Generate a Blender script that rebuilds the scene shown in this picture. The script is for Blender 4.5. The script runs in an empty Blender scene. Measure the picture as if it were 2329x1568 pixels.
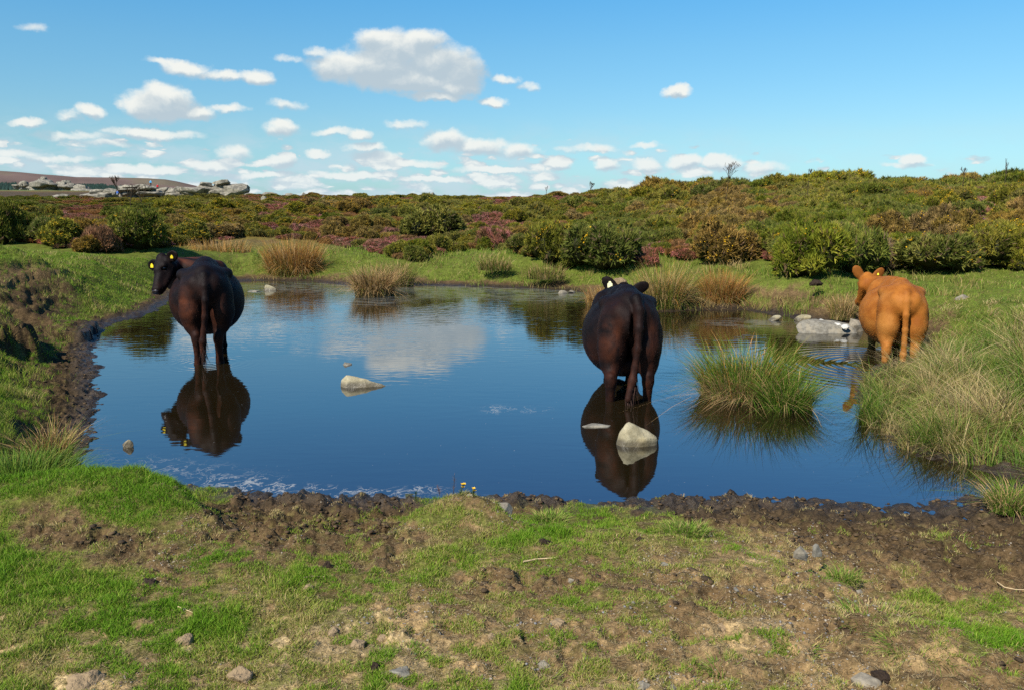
import bpy, bmesh, math, random
import numpy as np
from mathutils import Vector, Matrix, Euler

scene = bpy.context.scene
COL = scene.collection
R = math.radians
rng = np.random.default_rng(7)
random.seed(7)

# ------------------------------------------------------------------ camera
CAM_H = 2.0
PITCH = R(9.84)
cam_data = bpy.data.cameras.new("camera")
cam_data.sensor_width = 36.0
cam_data.lens = 28.0
cam_data.clip_start = 0.05
cam_data.clip_end = 20000
cam = bpy.data.objects.new("camera", cam_data)
COL.objects.link(cam)
cam.location = (0, 0, CAM_H)
cam.rotation_euler = (R(90) - PITCH, 0, 0)
scene.camera = cam
scene.view_settings.view_transform = 'Standard'
scene.view_settings.look = 'None'
scene.view_settings.exposure = 0.55
scene.view_settings.gamma = 1.0
scene.cycles.max_bounces = 6
scene.cycles.diffuse_bounces = 2
scene.cycles.glossy_bounces = 3
scene.cycles.transmission_bounces = 2
scene.cycles.transparent_max_bounces = 4
scene.cycles.caustics_reflective = False
scene.cycles.caustics_refractive = False
scene.cycles.use_denoising = False

# photo helper: a 2329 x 1568 grid on the photograph
CX, CY, FP = 1164.5, 784.0, 1811.5
COSP, SINP = math.cos(PITCH), math.sin(PITCH)
def ray(u, v):
    a, b = (u - CX) / FP, -(v - CY) / FP
    return np.array([a, COSP + b * SINP, -SINP + b * COSP])
def at(u, v, z=0.0):
    d = ray(u, v); t = (z - CAM_H) / d[2]
    return np.array([d[0] * t, d[1] * t, z])
def at_y(u, v, Y):
    d = ray(u, v); t = Y / d[1]
    return np.array([d[0] * t, Y, CAM_H + d[2] * t])
def proj(x, y, z):
    zz = z - CAM_H
    fw = y * COSP - zz * SINP
    up = y * SINP + zz * COSP
    fw = np.maximum(fw, 1e-3)
    return CX + FP * x / fw, CY - FP * up / fw

# ------------------------------------------------------------------ sun + sky
SUN_EL, SUN_AZ = R(45), R(219)     # azimuth clockwise from +Y: behind and to the left
sd_ = Vector((math.sin(SUN_AZ) * math.cos(SUN_EL), math.cos(SUN_AZ) * math.cos(SUN_EL), math.sin(SUN_EL)))
sun_data = bpy.data.lights.new("sun", 'SUN')
sun_data.energy = 5.0
sun_data.angle = R(0.55)
sun_data.color = (1.0, 0.945, 0.86)
sun = bpy.data.objects.new("sun", sun_data)
COL.objects.link(sun)
sun.rotation_euler = sd_.to_track_quat('Z', 'Y').to_euler()

class NT:
    """small helper around a node tree"""
    def __init__(s, tree): s.t = tree; s.n = tree.nodes; s.l = tree.links
    def node(s, typ, **kw):
        n = s.n.new(typ)
        for k, v in kw.items(): setattr(n, k, v)
        return n
    def put(s, inp, val):
        if val is None: return
        if isinstance(val, bpy.types.NodeSocket): s.l.new(val, inp)
        else: inp.default_value = val
    def math(s, op, a, b=None, c=None, clamp=False):
        n = s.node('ShaderNodeMath', operation=op, use_clamp=clamp)
        s.put(n.inputs[0], a); s.put(n.inputs[1], b); s.put(n.inputs[2], c)
        return n.outputs[0]
    def vmath(s, op, a, b=None, c=None):
        n = s.node('ShaderNodeVectorMath', operation=op)
        s.put(n.inputs[0], a)
        if b is not None: s.put(n.inputs[1], b)
        if c is not None: s.put(n.inputs[2], c)
        return n.outputs['Value'] if op in ('DOT_PRODUCT', 'LENGTH', 'DISTANCE') else n.outputs[0]
    def noise(s, vec, scale, detail=4, rough=.55, dist=0.0, out='Fac'):
        n = s.node('ShaderNodeTexNoise')
        s.put(n.inputs['Vector'], vec); s.put(n.inputs['Scale'], scale)
        s.put(n.inputs['Detail'], detail); s.put(n.inputs['Roughness'], rough); s.put(n.inputs['Distortion'], dist)
        return n.outputs[out]
    def sstep(s, x, a, b, lo=0.0, hi=1.0):
        n = s.node('ShaderNodeMapRange', interpolation_type='SMOOTHSTEP')
        s.put(n.inputs[0], x); s.put(n.inputs[1], a); s.put(n.inputs[2], b); s.put(n.inputs[3], lo); s.put(n.inputs[4], hi)
        return n.outputs[0]
    def mix(s, f, a, b, mode='MIX'):
        n = s.node('ShaderNodeMix', data_type='RGBA', blend_type=mode)
        s.put(n.inputs[0], f)
        for k, v in ((6, a), (7, b)):
            if isinstance(v, tuple) and len(v) == 3: v = v + (1,)
            s.put(n.inputs[k], v)
        return n.outputs[2]
    def xyz(s, x, y, z=0.0):
        n = s.node('ShaderNodeCombineXYZ')
        s.put(n.inputs[0], x); s.put(n.inputs[1], y); s.put(n.inputs[2], z)
        return n.outputs[0]
    def sep(s, v):
        n = s.node('ShaderNodeSeparateXYZ'); s.put(n.inputs[0], v); return n.outputs

world = bpy.data.worlds.new("World")
scene.world = world
world.use_nodes = True
W = NT(world.node_tree)
for n in list(W.n): W.n.remove(n)
tc = W.node('ShaderNodeTexCoord').outputs['Generated']
sky = W.node('ShaderNodeTexSky', sky_type='NISHITA', sun_disc=False, sun_elevation=SUN_EL, sun_rotation=SUN_AZ,
             altitude=300, air_density=1.0, dust_density=0.6, ozone_density=1.6)
s3 = W.sep(tc)
tint = W.node('ShaderNodeValToRGB')     # air colour by height above the horizon
for k, (p, c) in enumerate(((0, (.30, .48, .66)), (.08, (.37, .52, .58)), (.18, (.335, .585, .665)), (.24, (.28, .61, .74)), (.40, (.17, .50, .78)), (.75, (.13, .42, .75)))):
    e_ = tint.color_ramp.elements[k] if k < 2 else tint.color_ramp.elements.new(p)
    e_.position = p; e_.color = c + (1,)
W.put(tint.inputs[0], s3[2])
skyc = W.mix(1.0, sky.outputs[0], tint.outputs[0], 'MULTIPLY')
skyc = W.mix(1.0, skyc, (2.08, 2.12, 2.1), 'MULTIPLY')
az = W.math('ARCTAN2', s3[0], s3[1])
el = W.math('ARCSINE', s3[2])
P0 = W.xyz(az, el)
# warp so the cloud outlines are billowy
nz = W.noise(P0, 14.0, 6, .6, out='Color')
w1 = W.vmath('MULTIPLY', W.vmath('SUBTRACT', nz, (.5, .5, .5)), (.040, .022, 0))
nz2 = W.noise(P0, 60.0, 4, .6, out='Color')
w2 = W.vmath('MULTIPLY', W.vmath('SUBTRACT', nz2, (.5, .5, .5)), (.012, .009, 0))
PW = W.vmath('ADD', W.vmath('ADD', P0, w1), w2)
BLOBS = [  # u, v, ru, rv, weight  (photo grid -> azimuth/elevation)
 (900,112,105,52,1),(840,150,135,42,1),(990,140,95,50,1),(1045,165,58,44,1),(760,150,60,26,.7),(940,180,140,34,1),(1040,195,58,26,1),
 (860,90,60,32,1),(950,95,70,34,1),(655,132,34,10,.40),(720,115,30,12,.45),(990,218,85,14,.8),
 (370,238,88,38,1),(380,222,70,34,1),(440,255,62,20,.9),(520,248,40,11,.6),(315,245,45,25,.9),
 (420,155,62,20,.75),(500,168,75,14,.7),(585,178,40,18,.75),(370,140,42,12,.6),
 (62,284,50,14,.8),(215,260,32,16,.75),(165,270,35,12,.5),(-5,250,34,16,.8),(-5,315,30,15,.8),
 (345,304,100,15,.75),(175,314,95,12,.5),(655,238,45,13,.5),(642,290,44,20,.7),(760,300,50,10,.55),(812,308,28,14,.8),
 (925,287,46,13,.55),(1125,232,38,14,.8),(1148,184,32,10,.45),(1205,197,26,10,.45),(1537,210,32,17,.9),
 (1010,322,50,24,.8),(1090,338,70,20,.8),(1180,345,50,18,.75),(1335,340,62,11,.55),(1470,330,38,8,.55),
 (1375,376,30,18,.9),(1465,375,34,17,.85),(1560,370,42,19,1),(1640,370,46,18,1),(1735,384,55,14,.6),
 (2080,360,36,17,.95),(2062,373,62,9,.6),(645,366,36,22,1),(725,348,26,12,.8),(825,336,46,11,.7),(850,355,60,12,.7),
 (535,350,40,22,.7),(340,388,90,14,.9),(40,350,70,10,.6),(120,362,80,9,.6),(480,378,70,14,.8),(930,372,90,10,.7),
 (1130,385,90,10,.8),(1270,372,40,14,.8),(70,62,36,10,.3),(240,330,70,9,.6),(600,398,90,9,.8),(800,395,90,11,.8),(1000,405,90,8,.8),
 # the part of the sky behind and beside the camera
 (3300,150,260,70,1),(3900,330,300,40,.8),(-900,120,220,60,1),(-1700,300,240,40,.8)]
def azel(u, v):
    d = ray(u, v); d = d / np.linalg.norm(d)
    return math.atan2(d[0], d[1]), math.asin(d[2])
def cloud_group(name, blobs, grow=1.12):
    grp = bpy.data.node_groups.new(name, 'ShaderNodeTree')
    grp.interface.new_socket(name="P", in_out='INPUT', socket_type='NodeSocketVector')
    grp.interface.new_socket(name="F", in_out='OUTPUT', socket_type='NodeSocketFloat')
    Gd = NT(grp)
    gi = Gd.node('NodeGroupInput').outputs[0]; go = Gd.node('NodeGroupOutput')
    acc = None
    for (u, v, ru, rv, w) in blobs:
        ru *= grow; rv *= grow
        if 0 <= u <= 2329:
            a0, e0 = azel(u, v); a1, _ = azel(u + ru, v); _, e1 = azel(u, v - rv)
        else:
            a0 = (u - CX) / FP; e0 = azel(CX, v)[1]; a1 = a0 + ru / FP; e1 = e0 + rv / FP
        sx, sy = 1 / abs(a1 - a0), 1 / abs(e1 - e0)
        # each blob waits for the one before it, so few values are alive at once
        if acc is None: q = Gd.vmath('MULTIPLY_ADD', gi, (sx, sy, 0), (-a0 * sx, -e0 * sy, 0))
        else: q = Gd.vmath('MULTIPLY_ADD', Gd.vmath('MULTIPLY_ADD', acc, (0, 0, 0), gi), (sx, sy, 0), (-a0 * sx, -e0 * sy, 0))
        f = Gd.math('MULTIPLY_ADD', Gd.vmath('DOT_PRODUCT', q, q), -w, w)
        acc = f if acc is None else Gd.math('SMOOTH_MAX', acc, f, .25)
    Gd.put(go.inputs[0], acc)
    return grp
def field(g, p):
    n = W.node('ShaderNodeGroup'); n.node_tree = g; W.put(n.inputs[0], p); return n.outputs[0]
g_all = cloud_group("cloud_field", BLOBS)
F0 = field(g_all, PW)
F1 = field(g_all, W.vmath('ADD', PW, (-.003, .009, 0)))
nb = W.noise(W.vmath('MULTIPLY', P0, (1, 1.5, 1)), 30.0, 8, .62)
# small flattened cumulus in rows low over the horizon
Pb = W.vmath('MULTIPLY', P0, (1, 2.3, 1))
Pb = W.vmath('ADD', Pb, W.vmath('MULTIPLY', W.vmath('SUBTRACT', W.noise(Pb, 45.0, 3, .6, out='Color'), (.5, .5, .5)), (.022, .022, 0)))
def puffs(sx, sy, off, base, span):
    vo = W.node('ShaderNodeTexVoronoi', feature='F1', voronoi_dimensions='2D')
    W.put(vo.inputs['Vector'], W.vmath('ADD', W.vmath('MULTIPLY', Pb, (sx, sy, 0)), (off, off * .7, 0))); vo.inputs['Scale'].default_value = 1.0
    return W.math('SUBTRACT', W.math('MULTIPLY_ADD', W.sep(vo.outputs['Color'])[0], span, base), vo.outputs['Distance'])
side = W.sstep(az, .0, .40)
puff = W.math('SMOOTH_MAX', puffs(13.0, 17.0, 3.0, .16, .42), puffs(27.0, 34.0, 9.0, .20, .36), .15)
bandn = W.noise(Pb, 30.0, 6, .6)
puff = W.math('MULTIPLY_ADD', W.math('SUBTRACT', bandn, .5), .9, puff)
band = W.math('SUBTRACT', puff, W.math('ADD', W.sstep(el, .045, .135, .0, 1.2), W.math('MULTIPLY', side, .26)))
band = W.math('MULTIPLY', band, 2.6)
nbs = W.math('SUBTRACT', nb, .5)
# thin veil behind the rows
veil = W.math('MULTIPLY', W.math('MULTIPLY', W.sstep(W.noise(Pb, 13.0, 5, .6), .40, .62), W.sstep(el, .115, .03)), W.math('MULTIPLY_ADD', side, -.6, .75))
fa = W.math('MULTIPLY_ADD', nbs, 1.3, W.math('ADD', F0, .03))
al1 = W.sstep(fa, -.08, .72)
al2 = W.sstep(band, .0, .62)
# lit edge towards the sun, grey undersides
Fd = W.math('SUBTRACT', F0, F1)
lit = W.math('MULTIPLY_ADD', Fd, 1.2, .22)
fine = W.math('SUBTRACT', W.noise(W.vmath('MULTIPLY', PW, (1, 1.3, 1)), 22.0, 7, .6), .5)
lit = W.math('ADD', lit, W.math('MULTIPLY', fine, 2.0))
lowlit = W.math('MULTIPLY_ADD', W.math('SUBTRACT', W.noise(Pb, 40.0, 4, .6), .5), 2.6, W.math('MULTIPLY_ADD', band, .85, .06))
horiz = W.sstep(el, .0, .12, .34, 0)
def tone(l):
    c = W.mix(W.sstep(l, 0.0, 1.0), (4.9, 5.9, 6.6), (9.1, 9.2, 8.7))
    return W.mix(horiz, c, (6.0, 7.8, 8.8))
full = W.mix(veil, skyc, (5.6, 7.0, 7.9))
full = W.mix(al2, full, tone(lowlit))
full = W.mix(W.math('MULTIPLY', al1, .97), full, tone(lit))
full = W.mix(W.sstep(el, -.012, .004), skyc, full)
bg = W.node('ShaderNodeBackground')
W.put(bg.inputs[0], full); bg.inputs[1].default_value = 0.069
wo = W.node('ShaderNodeOutputWorld'); W.l.new(bg.outputs[0], wo.inputs[0])
world.cycles.sampling_method = 'MANUAL'
world.cycles.sample_map_resolution = 512

# ------------------------------------------------------------------ generic helpers
def tag(o, label=None, cat=None, group=None, kind=None):
    if label: o["label"] = label
    if cat: o["category"] = cat
    if group: o["group"] = group
    if kind: o["kind"] = kind
    return o
def empty(name, loc=(0, 0, 0), rz=0.0):
    e = bpy.data.objects.new(name, None); COL.objects.link(e)
    e.location = loc; e.rotation_euler = (0, 0, rz); e.empty_display_size = .1
    return e
def raw_mesh(name, verts, faces=None, tris=None, quads=None, mat=None, smooth=False, col=None, mats=None, midx=None):
    """verts (N,3); tris (M,3) and/or quads (K,4) integer arrays; col (N,3) point colour"""
    me = bpy.data.meshes.new(name)
    verts = np.asarray(verts, dtype=np.float32)
    loops = []; starts = []; pos = 0
    for arr, k in ((tris, 3), (quads, 4)):
        if arr is None or len(arr) == 0: continue
        arr = np.asarray(arr, dtype=np.int32)
        loops.append(arr.ravel()); starts.append(pos + k * np.arange(len(arr))); pos += arr.size
    me.vertices.add(len(verts)); me.vertices.foreach_set('co', verts.ravel())
    if loops:
        L = np.concatenate(loops).astype(np.int32); S = np.concatenate(starts).astype(np.int32)
        me.loops.add(len(L)); me.loops.foreach_set('vertex_index', L)
        me.polygons.add(len(S)); me.polygons.foreach_set('loop_start', S)
        if smooth: me.polygons.foreach_set('use_smooth', np.ones(len(S), dtype=bool))
        if midx is not None:
            me.polygons.foreach_set('material_index', np.asarray(midx, dtype=np.int32))
    if col is not None:
        a = me.attributes.new('col', 'FLOAT_COLOR', 'POINT')
        c4 = np.ones((len(verts), 4), dtype=np.float32); c4[:, :3] = col
        a.data.foreach_set('color', c4.ravel())
    for m in (mats or ([mat] if mat else [])): me.materials.append(m)
    me.update(calc_edges=True)
    return me
def link(name, me, parent=None, loc=None):
    o = bpy.data.objects.new(name, me); COL.objects.link(o)
    if parent is not None: o.parent = parent
    if loc is not None: o.location = loc
    return o
def fattr(me, name, vals):
    a = me.attributes.new(name, 'FLOAT', 'POINT'); a.data.foreach_set('value', np.asarray(vals, dtype=np.float32))

def _h(ix, iy, s):
    n = (ix.astype(np.int64) * 374761393 + iy.astype(np.int64) * 668265263 + s * 1442695041) & 0xFFFFFFFF
    n = ((n ^ (n >> 13)) * 1274126177) & 0xFFFFFFFF
    n = n ^ (n >> 16)
    return n
def perlin(x, y, s=0):
    x = np.asarray(x, dtype=np.float64); y = np.asarray(y, dtype=np.float64)
    ix = np.floor(x); iy = np.floor(y); fx = x - ix; fy = y - iy
    ix = ix.astype(np.int64); iy = iy.astype(np.int64)
    ux = fx * fx * fx * (fx * (fx * 6 - 15) + 10); uy = fy * fy * fy * (fy * (fy * 6 - 15) + 10)
    def g(a, b, dx, dy):
        an = _h(a, b, s) * (2 * math.pi / 4294967296.0)
        return np.cos(an) * dx + np.sin(an) * dy
    n00 = g(ix, iy, fx, fy); n10 = g(ix + 1, iy, fx - 1, fy)
    n01 = g(ix, iy + 1, fx, fy - 1); n11 = g(ix + 1, iy + 1, fx - 1, fy - 1)
    return ((n00 * (1 - ux) + n10 * ux) * (1 - uy) + (n01 * (1 - ux) + n11 * ux) * uy) * 1.5
def fbm(x, y, sc, oct=4, s=0, gain=.5):
    t = 0; a = 1.0; f = 1.0 / sc
    for k in range(oct):
        t = t + a * perlin(np.asarray(x) * f + 17.3 * k, np.asarray(y) * f - 9.1 * k, s + k); a *= gain; f *= 2.03
    return t
def sst(a, b, x):
    t = np.clip((x - a) / (b - a), 0, 1); return t * t * (3 - 2 * t)
# ------------------------------------------------------------------ terrain
SHORE_PX = [(120,1098),(150,1060),(168,1010),(205,955),(212,900),(203,850),(196,805),(210,765),(240,735),(300,722),(345,705),
 (385,682),(400,668),(470,650),(560,638),(700,639),(790,648),(950,648),(1100,652),(1250,657),(1330,664),(1375,680),(1420,694),
 (1500,708),(1600,705),(1690,704),(1760,712),(1830,728),(1900,735),(2010,745),(2075,765),(2085,800),(2040,822),(1985,840),
 (1968,880),(1990,950),(2050,1000),(2130,1035),(2230,1062),(2340,1084),(2345,1100),(2270,1125),(2215,1150),(2100,1156),(1980,1157),
 (1850,1150),(1720,1140),(1560,1147),(1400,1146),(1180,1136),(1020,1142),(900,1146),(720,1140),(560,1122),(420,1108),(250,1108)]
SHORE = np.array([at(u, v, 0)[:2] for u, v in SHORE_PX])
def poly_sd(x, y, P):
    """signed distance to polygon P, positive outside"""
    x = np.asarray(x, dtype=np.float32); y = np.asarray(y, dtype=np.float32)
    P = P.astype(np.float32)
    d2 = np.full(x.shape, 1e12, dtype=np.float32); ins = np.zeros(x.shape, dtype=bool)
    n = len(P)
    for i in range(n):
        ax, ay = P[i]; bx, by = P[(i + 1) % n]
        ex, ey = bx - ax, by - ay
        px, py = x - ax, y - ay
        t = np.clip((px * ex + py * ey) / (ex * ex + ey * ey + 1e-12), 0, 1)
        qx, qy = px - ex * t, py - ey * t
        np.minimum(d2, qx * qx + qy * qy, out=d2)
        c = ((ay > y) != (by > y)) & (x < (bx - ax) * (y - ay) / (by - ay + 1e-12) + ax)
        ins ^= c
    d = np.sqrt(d2)
    return np.where(ins, -d, d).astype(np.float64)
FRONT_PX = [(-500,1150),(-200,1120),(0,1105),(120,1098),(230,1085),(330,1085),(430,1100),(480,1135),(560,1190),(700,1192),(870,1182),(930,1150),(1000,1128),
 (1090,1130),(1180,1160),(1300,1168),(1500,1190),(1640,1205),(1750,1228),(1830,1262),(1900,1295),(1980,1325),(2080,1350),(2220,1368),(2420,1378),(2900,1430)]
FRONT = np.array([at(u, v, .30)[:2] for u, v in FRONT_PX] + [(12, 2), (12, -12), (-12, -12), (-12, 3)])
CTRL = np.array([(-3.8,5.2,.42),(-6,5.0,.6),(-5,7.0,.62),(-6.5,8,.85),(-8.5,9.5,1.15),(-7.5,11.5,1.0),(-9,14,1.15),(-12,16,1.15),(-8.8,16.5,.85),
 (-8.6,20,.72),(-7.5,24,.6),(-12,22,1.0),(-2,25,.55),(5,24,.75),(0,24,.6),(3.2,17.5,.45),(5,17,.5),(8,16,.5),(12,16,.55),(8,20,.8),(12,20,.9),
 (4.6,7.2,.28),(6,9,.42),(7,11,.45),(8,13,.5),(4.6,5.2,.22),(7,6,.4),(0,2,.2),(4,3,.15),(-4,2,.4),(16,10,.6),(-14,8,1.2),(-20,16,1.25),(20,18,1.0)])
def far_z(x, y):
    r = np.hypot(x, y); azm = np.degrees(np.arctan2(x, np.maximum(y, 1e-3)))
    mid = np.interp(r, [0, 22, 26, 32, 42, 60, 90, 130, 190, 300, 600, 1500, 9000], [0, 0, .0, .12, .45, 1.0, 1.75, 2.5, 2.9, 4.3, 2, -20, -60])
    lef = np.interp(r, [0, 20, 26, 32, 42, 60, 90, 150, 220, 300, 420, 560, 700, 800, 1000, 1600, 9000],
                       [0, 0, .0, .0, .1, .4, 1.0, 1.75, 2.5, 3.9, 4, 9, 14, 14.5, 6, -20, -60])
    wl = sst(-17, -27, azm)
    z = mid * (1 - wl) + lef * wl
    hill = sst(1.0, 9.0, x - (y - 20) * .12) * sst(17.5, 30, r) * .80
    hill2 = sst(6, 16, x) * sst(16.5, 25, r) * .35
    hill = (hill + hill2) * sst(110, 36, r)
    return z + hill
_hc = {}
def base_height(x, y):
    x = np.asarray(x, dtype=np.float64); y = np.asarray(y, dtype=np.float64)
    sd = poly_sd(x, y, SHORE)
    sdw = sd + fbm(x, y, .55, 3, 5) * .09
    num = np.zeros_like(x); den = np.zeros_like(x) + 1e-9
    for cx_, cy_, cz_ in CTRL:
        w = 1.0 / (((x - cx_) ** 2 + (y - cy_) ** 2) + .35) ** 2
        num += w * cz_; den += w
    B = num / den
    wl_ = sst(-2.6, -4.2, x) * sst(23, 20, y); wr_ = sst(2.0, 3.4, x) * sst(18, 16, y)
    width = 2.2 * (1 - wl_) + wl_ * np.interp(y, [4, 6, 9, 12, 16, 20], [.5, 1.1, 2.6, 3.0, 2.2, 1.6])
    width = width * (1 - wr_) + wr_ * np.interp(y, [10, 13], [1.6, 1.1])
    g = sst(-.02, 1.0, sdw / width)
    z = .02 + B * g
    # in front: a low muddy beach, then the grassed platform
    fr = (y < 6.2)
    mud = .015 + .10 * sst(0, 1.1, sdw)
    fsd = poly_sd(x, y, FRONT) + fbm(x, y, .35, 3, 31) * .05
    plat = .33 - .02 * np.clip(y - 2, 0, 4)
    front = mud + (plat - mud) * sst(.10, -.16, fsd)
    wf = sst(5.9, 5.3, y) * sst(4.6, 3.6, x) * sst(-5.0, -3.9, x)
    wf = np.maximum(wf, sst(4.6, 3.8, y))
    z = z * (1 - wf) + front * wf
    # individual humps: (u, v, z, radius, height)
    for (u, v, zz, rr, hh) in ((330,1118,.35,.42,.10),(170,1112,.35,.35,.06),(1050,1150,.3,.26,.10),(1150,1160,.28,.14,.05),(2140,1490,.33,.30,.07),
                               (1700,1145,.04,.13,.05),(1560,1140,.03,.10,.03),(940,1140,.05,.15,.03),(700,1145,.05,.22,.05),(60,1060,.4,.6,.12)):
        c = at(u, v, zz); d = np.hypot(x - c[0], y - c[1]) / rr
        z = z + hh * np.exp(-d * d)
    # eroded scarps of the left bank: (x, y, radius, height) with a steep rim
    for (cx_, cy_, rr, hh) in ((-7.05, 9.6, 1.1, .34), (-6.1, 7.6, .55, .20), (-5.75, 8.6, .35, .10), (-6.95, 12.2, .9, .13), (-4.25, 6.1, .55, .13), (-5.2, 6.6, .5, .12)):
        d = np.hypot(x - cx_, (y - cy_)) + fbm(x, y, .5, 3, 77) * .22
        z = z + hh * sst(rr, rr - .22, d)
    # hollow with bare soil
    d = np.hypot((x + 8.3) / 1.6, (y - 11.6) / 1.2) + fbm(x, y, .7, 3, 78) * .25
    z = z - .22 * sst(1.0, .55, d)
    # tussocky undulation and terraces (cattle treads) on the banks
    bank = sst(.2, 1.5, sd) * (1 - wf)
    z = z + bank * (fbm(x, y, 1.1, 4, 11) * .07 + fbm(x, y, 3.5, 2, 12) * .08) * sst(200, 20, y)
    lb = sst(-4.2, -5.5, x) * sst(18, 14, y) * bank
    tr = fbm(x, y, .9, 3, 40) * .5 + z * 4.5
    z = z + lb * (sst(.35, .55, tr - np.floor(tr)) - (tr - np.floor(tr))) * .10
    # under water
    bed = -.30 * sst(0, -1.3, sdw) - .12 * sst(-1.2, -3.2, sdw)
    z = np.where(sdw < 0, np.minimum(z, .015) * sst(-.12, 0, sdw) + bed, z)
    r = np.hypot(x, y)
    z = z + far_z(x, y) * sst(16, 22, r)
    z = z + sst(40, 100, r) * fbm(x, y, 40, 3, 61) * .35 + sst(22, 40, r) * fbm(x, y, 9, 3, 62) * .18
    return z, sd, wf, sdw
def clodmask(x, y, sd):
    return sst(-.25, .02, sd)
GMAP = """9 9 9 9 9 8 0 0 0 0 0 0 0 0 0 0 0 0 0 0 0 0 0 3 5
8 8 8 8 8 7 0 0 0 0 6 6 1 0 0 0 0 0 0 0 0 0 0 1 2
7 4 6 8 7 3 2 3 2 3 7 6 5 6 7 6 4 1 0 0 0 0 0 0 0
9 3 2 3 5 3 2 2 3 3 4 6 8 8 7 6 6 5 4 0 0 0 4 0 0
9 8 5 3 3 6 6 5 4 3 7 8 6 5 6 4 5 4 4 2 1 0 0 0 0
9 9 8 7 4 5 7 7 6 7 7 4 2 2 2 3 3 3 3 2 5 3 1 0 0
8 8 8 7 7 6 7 7 7 4 3 5 5 5 6 6 3 2 2 1 1 6 7 6 5
7 7 7 7 7 8 8 7 6 3 2 4 4 3 4 3 1 1 1 1 1 3 7 6 5
7 7 6 6 7 7 7 4 4 4 3 5 4 3 4 3 2 2 3 1 1 1 2 7 8
6 6 6 6 6 6 6 5 6 6 3 3 6 4 4 3 3 2 1 1 1 1 1 2 3
7 6 5 6 6 6 7 6 5 6 5 5 7 4 4 4 5 4 4 4 3 1 1 1 1"""
TMAP = """4 4 4 4 3 2 1 1 1 1 1 1 1 1 1 1 1 1 1 1 1 1 1 2 2
4 3 4 4 3 2 1 1 1 1 4 4 2 1 1 1 1 1 1 1 1 1 1 1 2
4 2 4 4 4 1 1 1 1 2 5 5 4 1 1 1 1 0 0 0 0 0 0 0 0
4 2 1 2 2 2 2 1 1 2 3 4 5 4 4 4 4 4 4 2 1 1 1 1 1
4 3 2 2 3 3 3 3 2 2 4 4 5 4 4 4 5 5 6 5 3 2 1 1 1
4 4 4 4 4 4 4 3 3 4 4 4 3 3 3 4 4 4 5 5 5 4 3 2 2
5 5 4 5 5 5 5 5 5 6 5 3 4 4 4 4 3 3 3 4 4 5 5 5 4
6 5 5 5 6 6 6 6 8 7 5 4 5 5 5 4 4 6 7 4 3 3 4 5 5
6 6 6 7 7 6 6 8 7 7 7 5 5 5 5 5 5 6 5 5 4 5 5 4 4
6 6 6 6 6 6 7 7 6 6 7 5 5 5 5 5 5 5 4 5 5 5 5 4 4
6 8 8 6 6 6 6 6 6 6 7 6 6 5 6 6 5 5 5 5 5 4 4 4 4"""
LMAP = """9 9 9 9 9 9 9 8 8
3 2 3 5 8 9 9 9 8
4 1 2 4 8 8 9 9 7
4 0 1 5 7 6 4 6 5
7 5 3 6 4 1 0 2 3
7 3 4 1 0 0 0 0 0
8 5 3 1 0 0 0 0 0
7 5 4 2 0 0 0 0 0
7 6 6 3 0 0 0 0 0
8 8 7 4 2 0 0 0 0
9 9 9 8 8 8 8 8 8"""
def rd(m): return np.array([[float(c) for c in r.split()] for r in m.split("\n")]) / 9.0
GM, TM, LM = rd(GMAP), rd(TMAP), rd(LMAP)
def bil(M, u, v, u0, du, v0, dv):
    a = np.clip((u - u0) / du, 0, M.shape[1] - 1.001); b = np.clip((v - v0) / dv, 0, M.shape[0] - 1.001)
    i = a.astype(int); j = b.astype(int); fa = a - i; fb = b - j
    fa = fa * fa * (3 - 2 * fa); fb = fb * fb * (3 - 2 * fb)
    return (M[j, i] * (1 - fa) + M[j, i + 1] * fa) * (1 - fb) + (M[j + 1, i] * (1 - fa) + M[j + 1, i + 1] * fa) * fb
def near_mottle(x, y): return fbm(x, y, .22, 3, 94) * .16
def cover(x, y, z, sd, wf):
    """grass amount 0..1 and soil dryness 0..1 at ground points"""
    u, v = proj(x, y, z)
    wob = fbm(x, y, .35, 3, 91) * 28
    g1 = bil(GM, u + wob, v + wob * .6, 0, 97.04, 1070, 50); t1 = bil(TM, u + wob, v, 0, 97.04, 1070, 50)
    g2 = bil(LM, u + wob * .4, v + wob * .3, 0, 50, 580, 50); t2 = .42 + .25 * sst(2.2, 3.4, sd) + 0 * g2
    t2 = np.where(sd < 1.4, .12, t2)
    g3 = sst(.15, .7, sd + fbm(x, y, .8, 3, 92) * .35); t3 = .35 + 0 * g3
    scar = np.exp(-((z - .30) / .10) ** 2) * sst(3.5, 5, x) * sst(13, 14, y) * sst(17, 16, y)
    g3 = g3 * (1 - .8 * scar)
    wleft = sst(-3.2, -4.0, x) * sst(17, 15, y) * sst(5.0, 5.6, y)
    g = g3 * (1 - wleft) + g2 * wleft; t = t3 * (1 - wleft) + t2 * wleft
    g = g * (1 - wf) + g1 * wf; t = t * (1 - wf) + t1 * wf
    g = g + near_mottle(x, y)
    beach = sst(.10, .45, sd + fbm(x, y, .3, 2, 93) * .1)
    beach = np.where(wf > .5, np.maximum(beach, sst(.25, .6, g)), beach)
    g = np.clip(g, 0, 1)
    return g * beach, np.clip(t + .06 * wf, 0, 1) * sst(-.1, .6, sd)

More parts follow.
